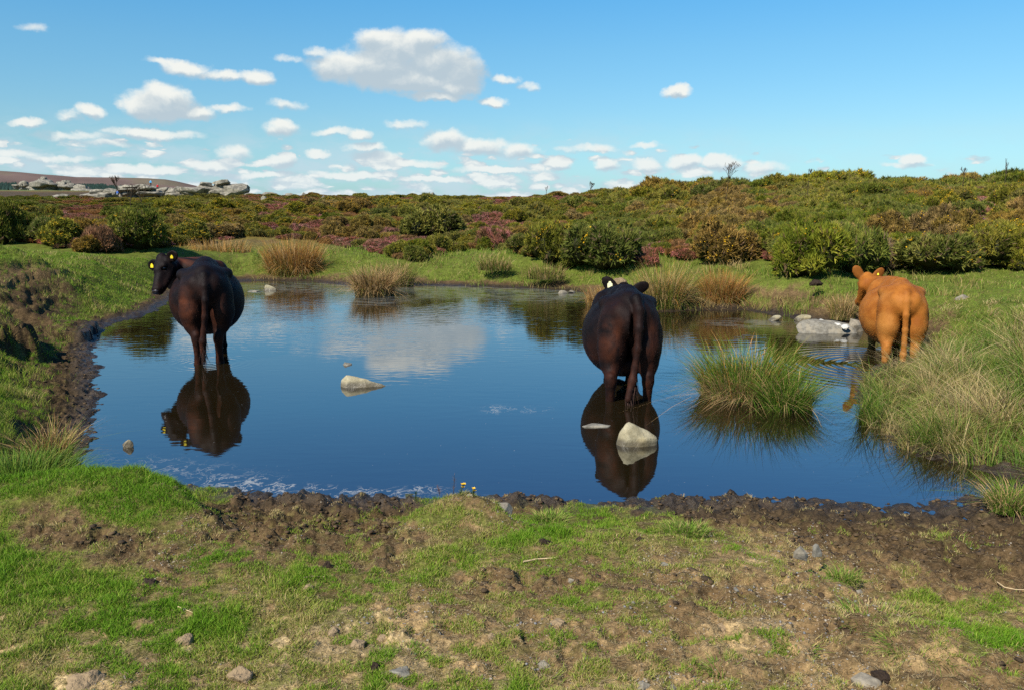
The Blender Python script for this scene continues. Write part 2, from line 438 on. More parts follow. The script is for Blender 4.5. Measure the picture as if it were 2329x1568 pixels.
def fine_height(x, y, z, sd, wf, sdw, g, t):
    near = sst(30, 9, np.hypot(x, y))
    mudm = (1 - sst(.25, .6, g)) * sst(-.18, .05, sdw)
    lump = fbm(x, y, .16, 4, 21, .6)
    pock = np.abs(fbm(x, y, .24, 3, 22, .55))
    z = z + near * mudm * (lump * .020 + (pock - .25) * .050) * (.6 + .6 * sst(.6, .1, t))
    z = z + near * sst(-.3, .0, sdw) * fbm(x, y, .09, 3, 23, .6) * .007
    z = z + near * sst(.2, .6, g) * np.maximum(fbm(x, y, .3, 3, 24), -.2) * .022
    cxy = np.stack([np.floor(x / .16), np.floor(y / .16)], -1).astype(np.int64)
    hx = _h(cxy[..., 0], cxy[..., 1], 71) / 4294967296.0; hy = _h(cxy[..., 0], cxy[..., 1], 72) / 4294967296.0; hk = _h(cxy[..., 0], cxy[..., 1], 73) / 4294967296.0
    dh = np.hypot(x - (cxy[..., 0] + .3 + .4 * hx) * .16, (y - (cxy[..., 1] + .3 + .4 * hy) * .16) * .8) / (.035 + .02 * hk)
    z = z + near * mudm * (hk > .45) * (-.022 * np.exp(-dh ** 4) + .010 * np.exp(-((dh - 1.35) / .3) ** 2))
    # dry crusts and clods stand a little proud
    cr = sst(.10, .30, fbm(x, y, .30, 4, 25, .6)) * sst(.45, .7, t)
    z = z + near * cr * .014 * wf * sst(.65, .35, g)
    return z, cr
def ground(x, y):
    z, sd, wf, sdw = base_height(x, y)
    g, t = cover(x, y, z, sd, wf)
    z, cr = fine_height(x, y, z, sd, wf, sdw, g, t)
    return z, sd, wf, g, t, cr
def gz(x, y):
    return float(ground(np.array([x], float), np.array([y], float))[0][0])

def geo(a, b, q):
    n = int(math.ceil(math.log(b / a) / math.log(q))); return a * (b / a) ** (np.arange(n) / n)
rr_ = np.concatenate([geo(.3, 2.0, 1.12), geo(2.0, 16, 1.0038), geo(16, 45, 1.0065), geo(45, 220, 1.014), geo(220, 1100, 1.03), geo(1100, 9000, 1.12), [9000.]])
aa_ = np.concatenate([np.arange(-180, -60, 3.0), np.arange(-60, -37, .6), np.arange(-37, 37, .085), np.arange(37, 60, .6), np.arange(60, 180, 3.0)])
Rg, Ag = np.meshgrid(rr_, np.radians(aa_), indexing='ij')
gx = (Rg * np.sin(Ag)).ravel(); gy = (Rg * np.cos(Ag)).ravel()
gZ, gSD, gWF, gG, gT, gCR = ground(gx, gy)
ni, nj = Rg.shape
idx = np.arange(ni * nj).reshape(ni, nj)
a_ = idx[:-1, :]; b_ = idx[1:, :]
a2 = np.roll(a_, -1, axis=1); b2 = np.roll(b_, -1, axis=1)
quads = np.stack([a_, a2, b2, b_], axis=-1).reshape(-1, 4)
centre = len(gx)
fan = np.stack([idx[0, :], np.full(nj, centre), np.roll(idx[0, :], -1)], axis=-1)
gverts = np.concatenate([np.stack([gx, gy, gZ], 1), [[0, 0, gZ[0]]]])

def lerp3(t, stops):
    xs = [s[0] for s in stops]
    return np.stack([np.interp(t, xs, [s[1][k] for s in stops]) for k in range(3)], -1)
def moor_colour(x, y):
    """albedo of the far heath: bracken brown, heather, gorse green, pale grass"""
    n1 = fbm(x, y, 9, 4, 201); n2 = fbm(x, y, 5, 3, 202); n3 = fbm(x, y, 16, 3, 203)
    c = np.empty(x.shape + (3,)); c[:] = (.135, .088, .026)
    def mixin(c, m, k): return c * (1 - m[..., None]) + np.array(k) * m[..., None]
    c = mixin(c, sst(-.05, .25, n1) * .85, (.062, .078, .018))
    c = mixin(c, sst(.15, .40, n2) * .75, (.150, .068, .050))
    c = mixin(c, sst(.25, .45, n3) * .6, (.150, .120, .040))
    r = np.hypot(x, y)
    c = mixin(c, sst(70, 130, r) * .5, (.115, .062, .030))
    azm = np.degrees(np.arctan2(x, np.maximum(y, 1)))
    strip = sst(86, 92, r) * sst(104, 98, r) * sst(-9.5, -7.5, azm) * sst(-3, -5, azm)
    c = mixin(c, strip, (.12, .15, .04))
    gr = sst(230, 290, r) * sst(335, 310, r) * sst(-10, -14, azm) + sst(640, 680, r) * sst(-17, -19, azm) * sst(850, 800, r)
    c = mixin(c, np.clip(gr, 0, 1) * .8 * sst(-.5, .1, n1 + .3), (.105, .14, .045))
    c = mixin(c, sst(380, 450, r) * sst(650, 600, r), (.070, .050, .030))
    return c
soil = lerp3(gT + fbm(gx, gy, .12, 3, 55) * .10, [(0, (.044, .029, .014)), (.15, (.070, .045, .021)), (.33, (.110, .070, .032)), (.5, (.150, .095, .042)), (.68, (.240, .160, .072)), (.9, (.36, .26, .125))])
soil = soil * (1 + .35 * gCR * (gT > .4))[:, None]
lush = sst(.4, .95, gG)
gcol = lerp3(lush, [(0, (.130, .100, .034)), (1, (.095, .125, .016))])
gm = sst(.30, .75, gG + fbm(gx, gy, .10, 4, 56, .65) * .55)
colr = soil * (1 - gm[:, None] * .85) + gcol * gm[:, None] * .85
rad = np.hypot(gx, gy)
wet = sst(.35, -.02, gSD) * (rad < 30)
colr = colr * (1 - .35 * wet)[:, None]
mw = sst(24, 34, rad)
colr = colr * (1 - mw)[:, None] + moor_colour(gx, gy) * mw[:, None]
colr = np.concatenate([colr, colr[:1]])

def veg_noise_mat(name, rough=.9):
    m = bpy.data.materials.new(name); m.use_nodes = True
    return m
def ground_material():
    m = bpy.data.materials.new("earth"); m.use_nodes = True
    T = NT(m.node_tree); b = T.n['Principled BSDF']
    at_ = T.node('ShaderNodeAttribute', attribute_name='col').outputs['Color']
    wt = T.node('ShaderNodeAttribute', attribute_name='wet').outputs['Fac']
    pos = T.node('ShaderNodeNewGeometry').outputs['Position']
    n1 = T.noise(pos, 38, 5, .65); n2 = T.noise(pos, 6, 4, .6); n3 = T.noise(pos, 170, 3, .6)
    f = T.math('MULTIPLY', T.sstep(n1, .25, .75, .50, 1.55), T.sstep(n2, .3, .7, .78, 1.22))
    f = T.math('MULTIPLY', f, T.sstep(n3, .3, .7, .8, 1.22))
    c = T.mix(1.0, at_, T.xyz(f, f, f), 'MULTIPLY')
    # pale grit: small quartz grains
    vor = T.node('ShaderNodeTexVoronoi', feature='F1'); vor.inputs['Scale'].default_value = 85
    T.put(vor.inputs['Vector'], pos)
    gr = T.node('ShaderNodeAttribute', attribute_name='grit').outputs['Fac']
    pick = T.sstep(T.sep(vor.outputs['Color'])[0], .80, .88)
    spot = T.math('MULTIPLY', T.math('MULTIPLY', T.sstep(vor.outputs['Distance'], .34, .22), pick), T.math('MULTIPLY', gr, .6))
    c = T.mix(spot, c, (.40, .34, .26))
    T.put(b.inputs['Base Color'], c)
    T.put(b.inputs['Roughness'], T.math('MULTIPLY_ADD', wt, -.45, .92))
    T.put(b.inputs['Specular IOR Level'], T.math('MULTIPLY_ADD', wt, .35, .06))
    bp = T.node('ShaderNodeBump'); bp.inputs['Strength'].default_value = 1.0; bp.inputs['Distance'].default_value = .018
    T.put(bp.inputs['Height'], T.math('ADD', T.math('ADD', n1, T.math('MULTIPLY', n3, .25)), T.math('MULTIPLY', spot, .3)))
    T.l.new(bp.outputs[0], b.inputs['Normal'])
    return m
gme = raw_mesh("ground", gverts, tris=fan, quads=quads, mat=ground_material(), smooth=True, col=colr)
fattr(gme, 'wet', np.concatenate([np.clip(sst(.30, -.02, gSD) + .25 * (gT < .12) * (rad < 8), 0, 1) * (rad < 30), [0]]))
fattr(gme, 'grit', np.concatenate([sst(.25, .55, gT) * gWF * sst(.75, .35, gG), [0]]))
ground_ob = link("ground", gme); tag(ground_ob, "short cropped turf and trampled brown mud around the pond", None, None, "structure")

# ------------------------------------------------------------------ water
wx = np.arange(-9.5, 9.5, .05); wy = np.arange(4.2, 24, .05)
WX, WY = np.meshgrid(wx, wy, indexing='ij')
wsd = poly_sd(WX.ravel(), WY.ravel(), SHORE)
wi = np.arange(WX.size).reshape(WX.shape)
wq = np.stack([wi[:-1, :-1], wi[1:, :-1], wi[1:, 1:], wi[:-1, 1:]], -1).reshape(-1, 4)
keep = (wsd[wq] < .45).any(axis=1); wq = wq[keep]
used = np.unique(wq); remap = -np.ones(WX.size, dtype=int); remap[used] = np.arange(len(used))
wverts = np.stack([WX.ravel()[used], WY.ravel()[used], np.zeros(len(used))], 1)
U_, V_ = proj(wverts[:, 0], wverts[:, 1], wverts[:, 2])
def ell(u, v, ru, rv): return np.exp(-(((U_ - u) / ru) ** 2 + ((V_ - v) / rv) ** 2))
foam = ell(700, 1115, 160, 14) * .8 + ell(560, 1100, 120, 20) * .8 + ell(860, 1128, 90, 14) + ell(300, 1050, 170, 30) * .42 + ell(970, 1110, 60, 10) * .8 + ell(1125, 930, 40, 13) * .72 \
     + ell(1215, 930, 60, 12) * .62 + ell(230, 960, 50, 60) * .35 + ell(470, 1070, 200, 30) * .35 + ell(1100, 1128, 120, 10) * .5 + ell(420, 960, 60, 30) * .25 + ell(1450, 1135, 80, 8) * .4
scum = ell(1000, 662, 260, 14) * 1.1 + ell(700, 652, 140, 8) * .8 + ell(1250, 675, 120, 10) * .6 + ell(1700, 735, 70, 8) * .7 + ell(840, 688, 70, 8) * .6
wme = raw_mesh("pond_water", wverts, quads=remap[wq], smooth=True)
fattr(wme, 'foam', np.clip(foam, 0, 1)); fattr(wme, 'scum', np.clip(scum, 0, 1))
rip = at(1990, 830, 0)
def water_material():
    m = bpy.data.materials.new("pond_water"); m.use_nodes = True
    T = NT(m.node_tree); b = T.n['Principled BSDF']
    pos = T.node('ShaderNodeNewGeometry').outputs['Position']
    p3 = T.sep(pos)
    fo = T.node('ShaderNodeAttribute', attribute_name='foam').outputs['Fac']
    sc = T.node('ShaderNodeAttribute', attribute_name='scum').outputs['Fac']
    # wisps of scum and froth drifting on the surface
    pv = T.vmath('MULTIPLY', pos, (1, 1.0, 1))
    wn = T.noise(pv, 5.5, 5, .6, 1.2)
    ridge = T.math('ABSOLUTE', T.math('SUBTRACT', wn, .5))
    fm = T.math('MULTIPLY', T.sstep(ridge, .024, .003), T.sstep(fo, .2, .85))
    blot = T.math('MULTIPLY', T.sstep(T.noise(pv, 11, 5, .65, .6), .56, .66), T.sstep(fo, .45, .9))
    specks = T.math('MULTIPLY', T.sstep(T.noise(T.vmath('MULTIPLY', pos, (1, .6, 1)), 34, 2, .5), .735, .76), .35)
    fm = T.math('ADD', T.math('MAXIMUM', fm, blot), specks, clamp=True)
    sm = T.math('MULTIPLY', T.sstep(T.noise(T.vmath('MULTIPLY', pos, (.6, 1.4, 1)), 4.0, 5, .65), .42, .62), sc, clamp=True)
    # small wind ripples, stronger towards the far side
    rp = T.noise(T.vmath('MULTIPLY', pos, (.8, 2.2, 1)), 4.0, 2, .5, .3)
    rp2 = T.noise(T.vmath('MULTIPLY', pos, (1.0, 2.6, 1)), 20.0, 2, .5, .2)
    amp = T.math('MULTIPLY', T.sstep(p3[1], 7.5, 17.0, .04, .38), T.sstep(T.noise(pos, .45, 2, .5), .35, .65, .35, 1.25))
    h = T.math('MULTIPLY', T.math('ADD', rp, T.math('MULTIPLY', rp2, .05)), amp)
    d = T.vmath('DISTANCE', pos, tuple(rip))
    ring = T.math('SINE', T.math('MULTIPLY', d, 42.0))
    ramp_ = T.math('MULTIPLY', T.sstep(d, 1.9, .35, 0, 1), T.sstep(d, .15, .5))
    h = T.math('ADD', h, T.math('MULTIPLY', T.math('MULTIPLY', ring, ramp_), .28))
    cw = at(477, 826, 0)
    d2 = T.vmath('DISTANCE', pos, tuple(cw))
    h = T.math('ADD', h, T.math('MULTIPLY', T.math('MULTIPLY', T.math('SINE', T.math('MULTIPLY', d2, 60.0)), T.sstep(d2, .9, .1)), .03))
    bp = T.node('ShaderNodeBump'); bp.inputs['Strength'].default_value = 1.0; bp.inputs['Distance'].default_value = .016
    T.put(bp.inputs['Height'], h)
    murk = T.mix(T.noise(pos, 1.2, 3, .5), (.010, .0068, .0026), (.015, .010, .0038))
    T.put(b.inputs['Base Color'], murk)
    b.inputs['Roughness'].default_value = .025
    b.inputs['IOR'].default_value = 2.3
    T.l.new(bp.outputs[0], b.inputs['Normal'])
    f2 = T.node('ShaderNodeBsdfDiffuse')
    T.put(f2.inputs[0], T.mix(sm, (.36, .36, .33), (.085, .095, .035)))
    gl = T.node('ShaderNodeBsdfGlossy'); gl.inputs['Roughness'].default_value = .02; T.l.new(bp.outputs[0], gl.inputs['Normal'])
    gl.inputs['Color'].default_value = (.90, .97, 1, 1)
    m2 = T.node('ShaderNodeMixShader'); m2.inputs[0].default_value = .12
    T.l.new(b.outputs[0], m2.inputs[1]); T.l.new(gl.outputs[0], m2.inputs[2])
    mx = T.node('ShaderNodeMixShader')
    T.put(mx.inputs[0], T.math('MAXIMUM', T.math('MULTIPLY', fm, .6), T.math('MULTIPLY', sm, .55)))
    T.l.new(m2.outputs[0], mx.inputs[1]); T.l.new(f2.outputs[0], mx.inputs[2])
    T.l.new(mx.outputs[0], T.n['Material Output'].inputs[0])
    return m
wme.materials.append(water_material())
water_ob = link("pond_water", wme); tag(water_ob, "still blue pond water with froth along the near mud edge", None, None, "structure")
# ------------------------------------------------------------------ organic bodies from a distance field
class Field:
    def __init__(s, lo, hi, h):
        s.h = h; s.lo = np.array(lo, float)
        s.n = np.ceil((np.array(hi) - s.lo) / h).astype(int) + 1
        s.F = np.full(s.n, 1.0, dtype=np.float32)
    def _win(s, lo, hi):
        a = np.clip(np.floor((np.array(lo) - s.lo) / s.h).astype(int), 0, s.n - 1)
        b = np.clip(np.ceil((np.array(hi) - s.lo) / s.h).astype(int) + 1, 1, s.n)
        ax = [np.arange(a[k], b[k]) * s.h + s.lo[k] for k in range(3)]
        X, Y, Z = np.meshgrid(*ax, indexing='ij')
        return tuple(slice(a[k], b[k]) for k in range(3)), X.astype(np.float32), Y.astype(np.float32), Z.astype(np.float32)
    def _union(s, sl, D, k):
        A = s.F[sl]
        if k > 0:
            hh = np.clip(.5 + .5 * (D - A) / k, 0, 1)
            s.F[sl] = D * (1 - hh) + A * hh - k * hh * (1 - hh)
        else: s.F[sl] = np.minimum(A, D)
    def _sub(s, sl, D, k):
        A = s.F[sl]; D = -D
        hh = np.clip(.5 - .5 * (D - A) / k, 0, 1)
        s.F[sl] = D * (1 - hh) + A * hh + k * hh * (1 - hh)
    def ell(s, c, r, rot=None, k=.06, sub=False):
        c = np.array(c, float); r = np.array(r, float); m = (r.max() if rot is not None else r) + k + .05
        sl, X, Y, Z = s._win(c - m, c + m)
        P = np.stack([X - c[0], Y - c[1], Z - c[2]], -1)
        if rot is not None: P = P @ np.array(rot, dtype=np.float32)      # columns of rot: local axes
        k0 = np.linalg.norm(P / r, axis=-1); k1 = np.linalg.norm(P / (r * r), axis=-1) + 1e-6
        D = k0 * (k0 - 1) / k1
        (s._sub if sub else s._union)(sl, D, k)
    def cone(s, a, b, ra, rb, k=.05, sub=False):
        a = np.array(a, float); b = np.array(b, float); m = max(ra, rb) + k + .05
        sl, X, Y, Z = s._win(np.minimum(a, b) - m, np.maximum(a, b) + m)
        e = b - a; L2 = float(e @ e) + 1e-9
        px, py, pz = X - a[0], Y - a[1], Z - a[2]
        t = np.clip((px * e[0] + py * e[1] + pz * e[2]) / L2, 0, 1)
        D = np.sqrt((px - e[0] * t) ** 2 + (py - e[1] * t) ** 2 + (pz - e[2] * t) ** 2) - (ra + (rb - ra) * t)
        (s._sub if sub else s._union)(sl, D, k)
    def chain(s, pts, rs, k=.05, k2=.02):
        for i in range(len(pts) - 1): s.cone(pts[i], pts[i + 1], rs[i], rs[i + 1], k)
    def mesh(s):
        """surface nets"""
        F = s.F; S = F < 0
        nx, ny, nz = F.shape
        cnt = np.zeros((nx - 1, ny - 1, nz - 1), dtype=np.float32); acc = np.zeros((nx - 1, ny - 1, nz - 1, 3), dtype=np.float32)
        for ax in range(3):
            for d0 in (0, 1):
                for d1 in (0, 1):
                    o = [ax, (ax + 1) % 3, (ax + 2) % 3]
                    s0 = [slice(0, -1)] * 3; s1 = [slice(0, -1)] * 3
                    for A_, d in ((o[1], d0), (o[2], d1)):
                        s0[A_] = slice(d, F.shape[A_] - 1 + d); s1[A_] = s0[A_]
                    s1[ax] = slice(1, None)
                    fa, fb = F[tuple(s0)], F[tuple(s1)]
                    c = (fa < 0) != (fb < 0)
                    t = np.where(c, fa / np.where(c, fa - fb, 1), 0)
                    cnt += c
                    acc[..., ax] += t * c
                    acc[..., o[1]] += d0 * c; acc[..., o[2]] += d1 * c
        m = cnt > 0
        ids = -np.ones(m.shape, dtype=np.int64); ids[m] = np.arange(m.sum())
        ijk = np.argwhere(m)
        V = (ijk + acc[m] / cnt[m][:, None]) * s.h + s.lo
        Q = []
        for ax in range(3):
            o1, o2 = (ax + 1) % 3, (ax + 2) % 3
            s0 = [slice(1, -1)] * 3; s1 = [slice(1, -1)] * 3
            s0[ax] = slice(0, -1); s1[ax] = slice(1, None)
            A = S[tuple(s0)]; B = S[tuple(s1)]
            w = np.argwhere(A != B); fl = A[tuple(w.T)]
            base = w.copy(); base[:, o1] += 1; base[:, o2] += 1
            def cell(d1, d2):
                q = base.copy(); q[:, o1] -= d1; q[:, o2] -= d2
                return ids[q[:, 0], q[:, 1], q[:, 2]]
            q = np.stack([cell(0, 0), cell(1, 0), cell(1, 1), cell(0, 1)], 1)
            q[~fl] = q[~fl][:, ::-1]
            Q.append(q)
        return V, np.concatenate(Q)

def ribbons(base, L, lean, width, col, segs=3, face=None, droop=.0, tipcol=None, up=None):
    """many tapering blades as one mesh. base (N,3), L (N,), lean (N,3) end offset as part of L, width (N,)"""
    N = len(base)
    if face is None: face = rng.uniform(0, 2 * math.pi, N)
    side = np.stack([np.cos(face), np.sin(face), np.zeros(N)], 1)
    if up is None: up = np.tile([0, 0, 1.0], (N, 1))
    V = np.empty((N, segs * 2 + 1, 3), dtype=np.float32); C = np.empty((N, segs * 2 + 1, 3), dtype=np.float32)
    tipcol = col if tipcol is None else tipcol
    for k in range(segs + 1):
        t = k / segs
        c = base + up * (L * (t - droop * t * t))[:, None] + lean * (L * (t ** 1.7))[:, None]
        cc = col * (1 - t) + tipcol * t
        if k == segs: V[:, 2 * k] = c; C[:, 2 * k] = cc
        else:
            w = (width * (1 - t) ** .6 * .5)[:, None]
            V[:, 2 * k] = c - side * w; V[:, 2 * k + 1] = c + side * w; C[:, 2 * k] = cc; C[:, 2 * k + 1] = cc
    off = (np.arange(N) * (segs * 2 + 1))[:, None]
    q = [off + np.array([[2 * k, 2 * k + 1, 2 * k + 3, 2 * k + 2]]) for k in range(segs - 1)]
    t3 = off + np.array([[2 * segs - 2, 2 * segs - 1, 2 * segs]])
    return V.reshape(-1, 3), t3.reshape(-1, 3), (np.concatenate(q) if q else None), C.reshape(-1, 3)

def simple_mat(name, col, rough=.6, spec=.3, bump=None, bscale=60, var=0.0, vscale=20, coat=0, sheen=0):
    m = bpy.data.materials.new(name); m.use_nodes = True
    T = NT(m.node_tree); b = T.n['Principled BSDF']
    b.inputs['Roughness'].default_value = rough; b.inputs['Specular IOR Level'].default_value = spec
    b.inputs['Coat Weight'].default_value = coat; b.inputs['Sheen Weight'].default_value = sheen
    oc = T.node('ShaderNodeTexCoord').outputs['Object']
    if var > 0:
        n = T.noise(oc, vscale, 4, .6)
        T.put(b.inputs['Base Color'], T.mix(n, tuple(c * (1 - var) for c in col), tuple(min(1, c * (1 + var)) for c in col)))
    else: b.inputs['Base Color'].default_value = tuple(col) + (1,)
    if bump:
        bp = T.node('ShaderNodeBump'); bp.inputs['Strength'].default_value = 1; bp.inputs['Distance'].default_value = bump
        T.put(bp.inputs['Height'], T.noise(oc, bscale, 4, .6)); T.l.new(bp.outputs[0], b.inputs['Normal'])
    return m
def attr_mat(name, rough=.6, spec=.2, trans=.0, objvar=0.0):
    """leaf / blade / hair material: colour from the mesh, a little light through the blade"""
    m = bpy.data.materials.new(name); m.use_nodes = True
    T = NT(m.node_tree); b = T.n['Principled BSDF']
    c = T.node('ShaderNodeAttribute', attribute_name='col').outputs['Color']
    if objvar > 0:
        r = T.node('ShaderNodeObjectInfo').outputs['Random']
        hs = T.node('ShaderNodeHueSaturation')
        T.put(hs.inputs['Color'], c)
        T.put(hs.inputs['Hue'], T.math('MULTIPLY_ADD', r, .05 * objvar, .5 - .025 * objvar))
        T.put(hs.inputs['Value'], T.math('MULTIPLY_ADD', T.math('FRACT', T.math('MULTIPLY', r, 7.13)), .7 * objvar, 1 - .35 * objvar))
        T.put(hs.inputs['Saturation'], T.math('MULTIPLY_ADD', T.math('FRACT', T.math('MULTIPLY', r, 3.7)), .4 * objvar, 1 - .2 * objvar))
        c = hs.outputs[0]
    T.put(b.inputs['Base Color'], c)
    b.inputs['Roughness'].default_value = rough; b.inputs['Specular IOR Level'].default_value = spec
    if trans > 0:
        tr = T.node('ShaderNodeBsdfTranslucent'); T.put(tr.inputs[0], c)
        mx = T.node('ShaderNodeMixShader'); mx.inputs[0].default_value = trans
        T.l.new(b.outputs[0], mx.inputs[1]); T.l.new(tr.outputs[0], mx.inputs[2]); T.l.new(mx.outputs[0], T.n['Material Output'].inputs[0])
    return m
M_hair = attr_mat("hair", .6, .12)

def hide_material(name, c_dark, c_mid, c_warm, warm_amt, fleck):
    m = bpy.data.materials.new(name); m.use_nodes = True
    T = NT(m.node_tree); b = T.n['Principled BSDF']
    wr = T.node('ShaderNodeAttribute', attribute_name='warm').outputs['Fac']
    dk = T.node('ShaderNodeAttribute', attribute_name='dark').outputs['Fac']
    oc = T.node('ShaderNodeTexCoord').outputs['Object']
    n1 = T.noise(oc, 5, 4, .6); n2 = T.noise(T.vmath('MULTIPLY', oc, (1, 1, .28)), 85, 4, .65)
    c = T.mix(T.sstep(n1, .32, .68), c_dark, c_mid)
    c = T.mix(T.math('MULTIPLY', T.math('MULTIPLY', wr, T.sstep(n1, .25, .6, .6, 1)), warm_amt, clamp=True), c, c_warm)
    c = T.mix(T.math('MULTIPLY', T.sstep(n2, .52, .72), .40), c, fleck)
    c = T.mix(dk, c, tuple(x * .35 for x in c_dark))
    T.put(b.inputs['Base Color'], c)
    b.inputs['Roughness'].default_value = .6; b.inputs['Specular IOR Level'].default_value = .10
    bp = T.node('ShaderNodeBump'); bp.inputs['Strength'].default_value = .8; bp.inputs['Distance'].default_value = .006
    T.put(bp.inputs['Height'], T.math('ADD', n2, T.math('MULTIPLY', n1, .5))); T.l.new(bp.outputs[0], b.inputs['Normal'])
    return m
M_black = hide_material("dark_hide", (.0032, .0021, .0022), (.0085, .0044, .0036), (.078, .023, .010), 1.0, (.020, .010, .007))
M_tan = hide_material("tan_hide", (.23, .070, .010), (.34, .118, .018), (.42, .175, .038), .9, (.22, .075, .014))
M_tag = simple_mat("yellow_tag", (.85, .62, .02), .4, .4)
M_ptag = simple_mat("pale_tag", (.85, .78, .42), .4, .4)
M_eye = simple_mat("eye", (.004, .003, .003), .08, .6)
M_nose = simple_mat("nose_skin", (.022, .016, .016), .32, .5, .002, 90)
M_hoof = simple_mat("hoof", (.02, .015, .012), .5, .3)

def unit(v): v = np.array(v, float); return v / np.linalg.norm(v)
def rotz(a): c, s = math.cos(a), math.sin(a); return np.array([[c, -s, 0], [s, c, 0], [0, 0, 1.0]])

def make_cow(label, loc, heading, scale, hide, head_pos, face_dir, brow_dir, neck_mid, hind, fore, tail, group, warm_fn, tags, tagmat,
             ear_tilt=(.0, .0), barrel=1.0, dark_ears=0, ear_face=0, pitch=0.0, neck_r=.165, hook=.235, wither=1.275):
    """local frame: x right, y forward, z up, ground 0, hind quarters at the origin"""
    F = Field((-.86, -.28, -.04), (.72, 2.35, 1.56), .0135)
    E, K = F.ell, F.cone
    # trunk
    E((-.0, .98, .875), (.455 * barrel, .66, .425), k=.10)
    E((0, .80, .80), (.43 * barrel, .45, .39), k=.10)
    E((0, .27, 1.07), (.30, .38, .26), k=.10)
    K((0, .12, 1.275), (0, .45, 1.315), .075, .095, .12)
    K((0, .45, 1.315), (0, 1.0, 1.265), .085, .11, .09)
    K((0, 1.0, 1.265), (0, 1.5, wither), .12, .115, .12)
    E((0, 1.48, .86), (.285, .36, .40), k=.12)
    for s in (-1, 1):
        E((s * hook, .40, 1.225), (.065, .09, .065), k=.065)          # hook bones
        E((s * .115, .03, 1.155), (.060, .075, .075), k=.08)         # pin bones
        E((s * .19, 1.46, .98), (.13, .20, .34), k=.10)              # shoulder
        # thigh and buttock
        E((s * .170, .19, .95), (.155, .235, .27), k=.035)
        E((s * .168, .13, .80), (.145, .195, .23), k=.035)
        hx, hy = hind[0 if s < 0 else 1]
        K((s * .180, .15, .78), (s * .175 + (hx - s * .17) * .4, .12, .62), .135, .100, .07)
        K((s * .175 + (hx - s * .17) * .4, .12, .62), (hx, .015 + hy, .475), .100, .058, .05)
        K((hx, -.01 + hy, .515), (hx, .02 + hy, .44), .042, .056, .02)   # point of hock
        K((hx, .02 + hy, .46), (hx, .075 + hy, .20), .055, .042, .03)
        K((hx, .075 + hy, .20), (hx, .085 + hy, .13), .042, .052, .03)
        K((hx, .085 + hy, .13), (hx, .13 + hy, .05), .044, .050, .03)
        E((hx, .14 + hy, .035), (.055, .075, .045), k=.02)
        # fore leg
        fx, fy = fore[0 if s < 0 else 1]
        K((s * .20, 1.42, .80), (fx, 1.42 + fy, .56), .115, .075, .06)
        K((fx, 1.42 + fy, .56), (fx, 1.43 + fy, .42), .072, .056, .04)
        K((fx, 1.43 + fy, .42), (fx, 1.43 + fy, .37), .058, .052, .03)
        K((fx, 1.43 + fy, .37), (fx, 1.42 + fy, .14), .045, .038, .03)
        K((fx, 1.42 + fy, .14), (fx, 1.46 + fy, .05), .047, .05, .03)
        E((fx, 1.47 + fy, .035), (.055, .07, .045), k=.02)
    # cleft between the buttocks, hollow of the flank
    E((0, -.10, .84), (.018, .150, .32), k=.035, sub=True)
    for s in (-1, 1):
        E((s * .47, .62, 1.19), (.16, .15, .11), k=.10, sub=True)          # hollow flank before the hip bone
        K((s * .435, .42, 1.0), (s * .45, .38, .72), .040, .03, .08, sub=True)   # crease between barrel and thigh
    E((0, .34, 1.245), (.27, .24, .080), k=.08)                        # broad flat croup
    K((0, .10, 1.27), (0, .45, 1.33), .035, .03, .05)                 # spine
    K((0, .45, 1.33), (0, 1.1, 1.29), .03, .03, .06)
    E((0, .34, .60), (.135, .16, .10), k=.06)                         # udder
    for s in (-1, 1): K((s * .06, .27, .55), (s * .06, .26, .49), .018, .013, .01)
    # neck
    H = np.array(head_pos, float); Yh = unit(face_dir); Zh = np.array(brow_dir, float); Zh = unit(Zh - Yh * (Zh @ Yh)); Xh = np.cross(Yh, Zh)
    Rm = np.stack([Xh, Yh, Zh], 1)
    def hp(x, y, z): return H + Rm @ np.array([x, y, z])
    nk = np.array(neck_mid, float); back = hp(0, .07, -.10)
    K((0, 1.50, 1.10), nk, .215, neck_r, .12)
    K(nk, back, neck_r, .125, .07)
    K((0, 1.62, .86), nk - np.array([0, 0, .12]), .17, .12, .12)      # brisket
    K((0, 1.3, 1.29), nk + np.array([0, 0, .08]), .09, .08, .12)      # crest
    # head
    E(hp(0, .10, -.075), (.108, .125, .105), Rm, k=.05)
    K(hp(0, .12, -.065), hp(0, .37, -.085), .090, .066, .04)
    K(hp(0, .02, -.01), hp(0, .20, -.012), .062, .050, .04)
    E(hp(0, .455, -.100), (.082, .070, .066), Rm, k=.035)
    for s in (-1, 1):
        K(hp(s * .055, .10, -.155), hp(s * .040, .40, -.150), .070, .042, .04)
        E(hp(s * .088, .135, -.030), (.030, .045, .035), Rm, k=.02)
        E(hp(s * .080, .185, -.045), (.034, .022, .020), Rm, k=.02, sub=True)
    E(hp(0, -.005, .010), (.060, .050, .045), Rm, k=.05)             # poll
    K(hp(0, .40, -.165), hp(0, .47, -.150), .044, .038, .02)          # lower lip
    for s in (-1, 1): E(hp(s * .045, .515, -.085), (.013, .020, .017), Rm, k=.010, sub=True)
    K(hp(-.08, .475, -.138), hp(.08, .475, -.138), .005, .005, .01, sub=True)
    # ears
    ears = []
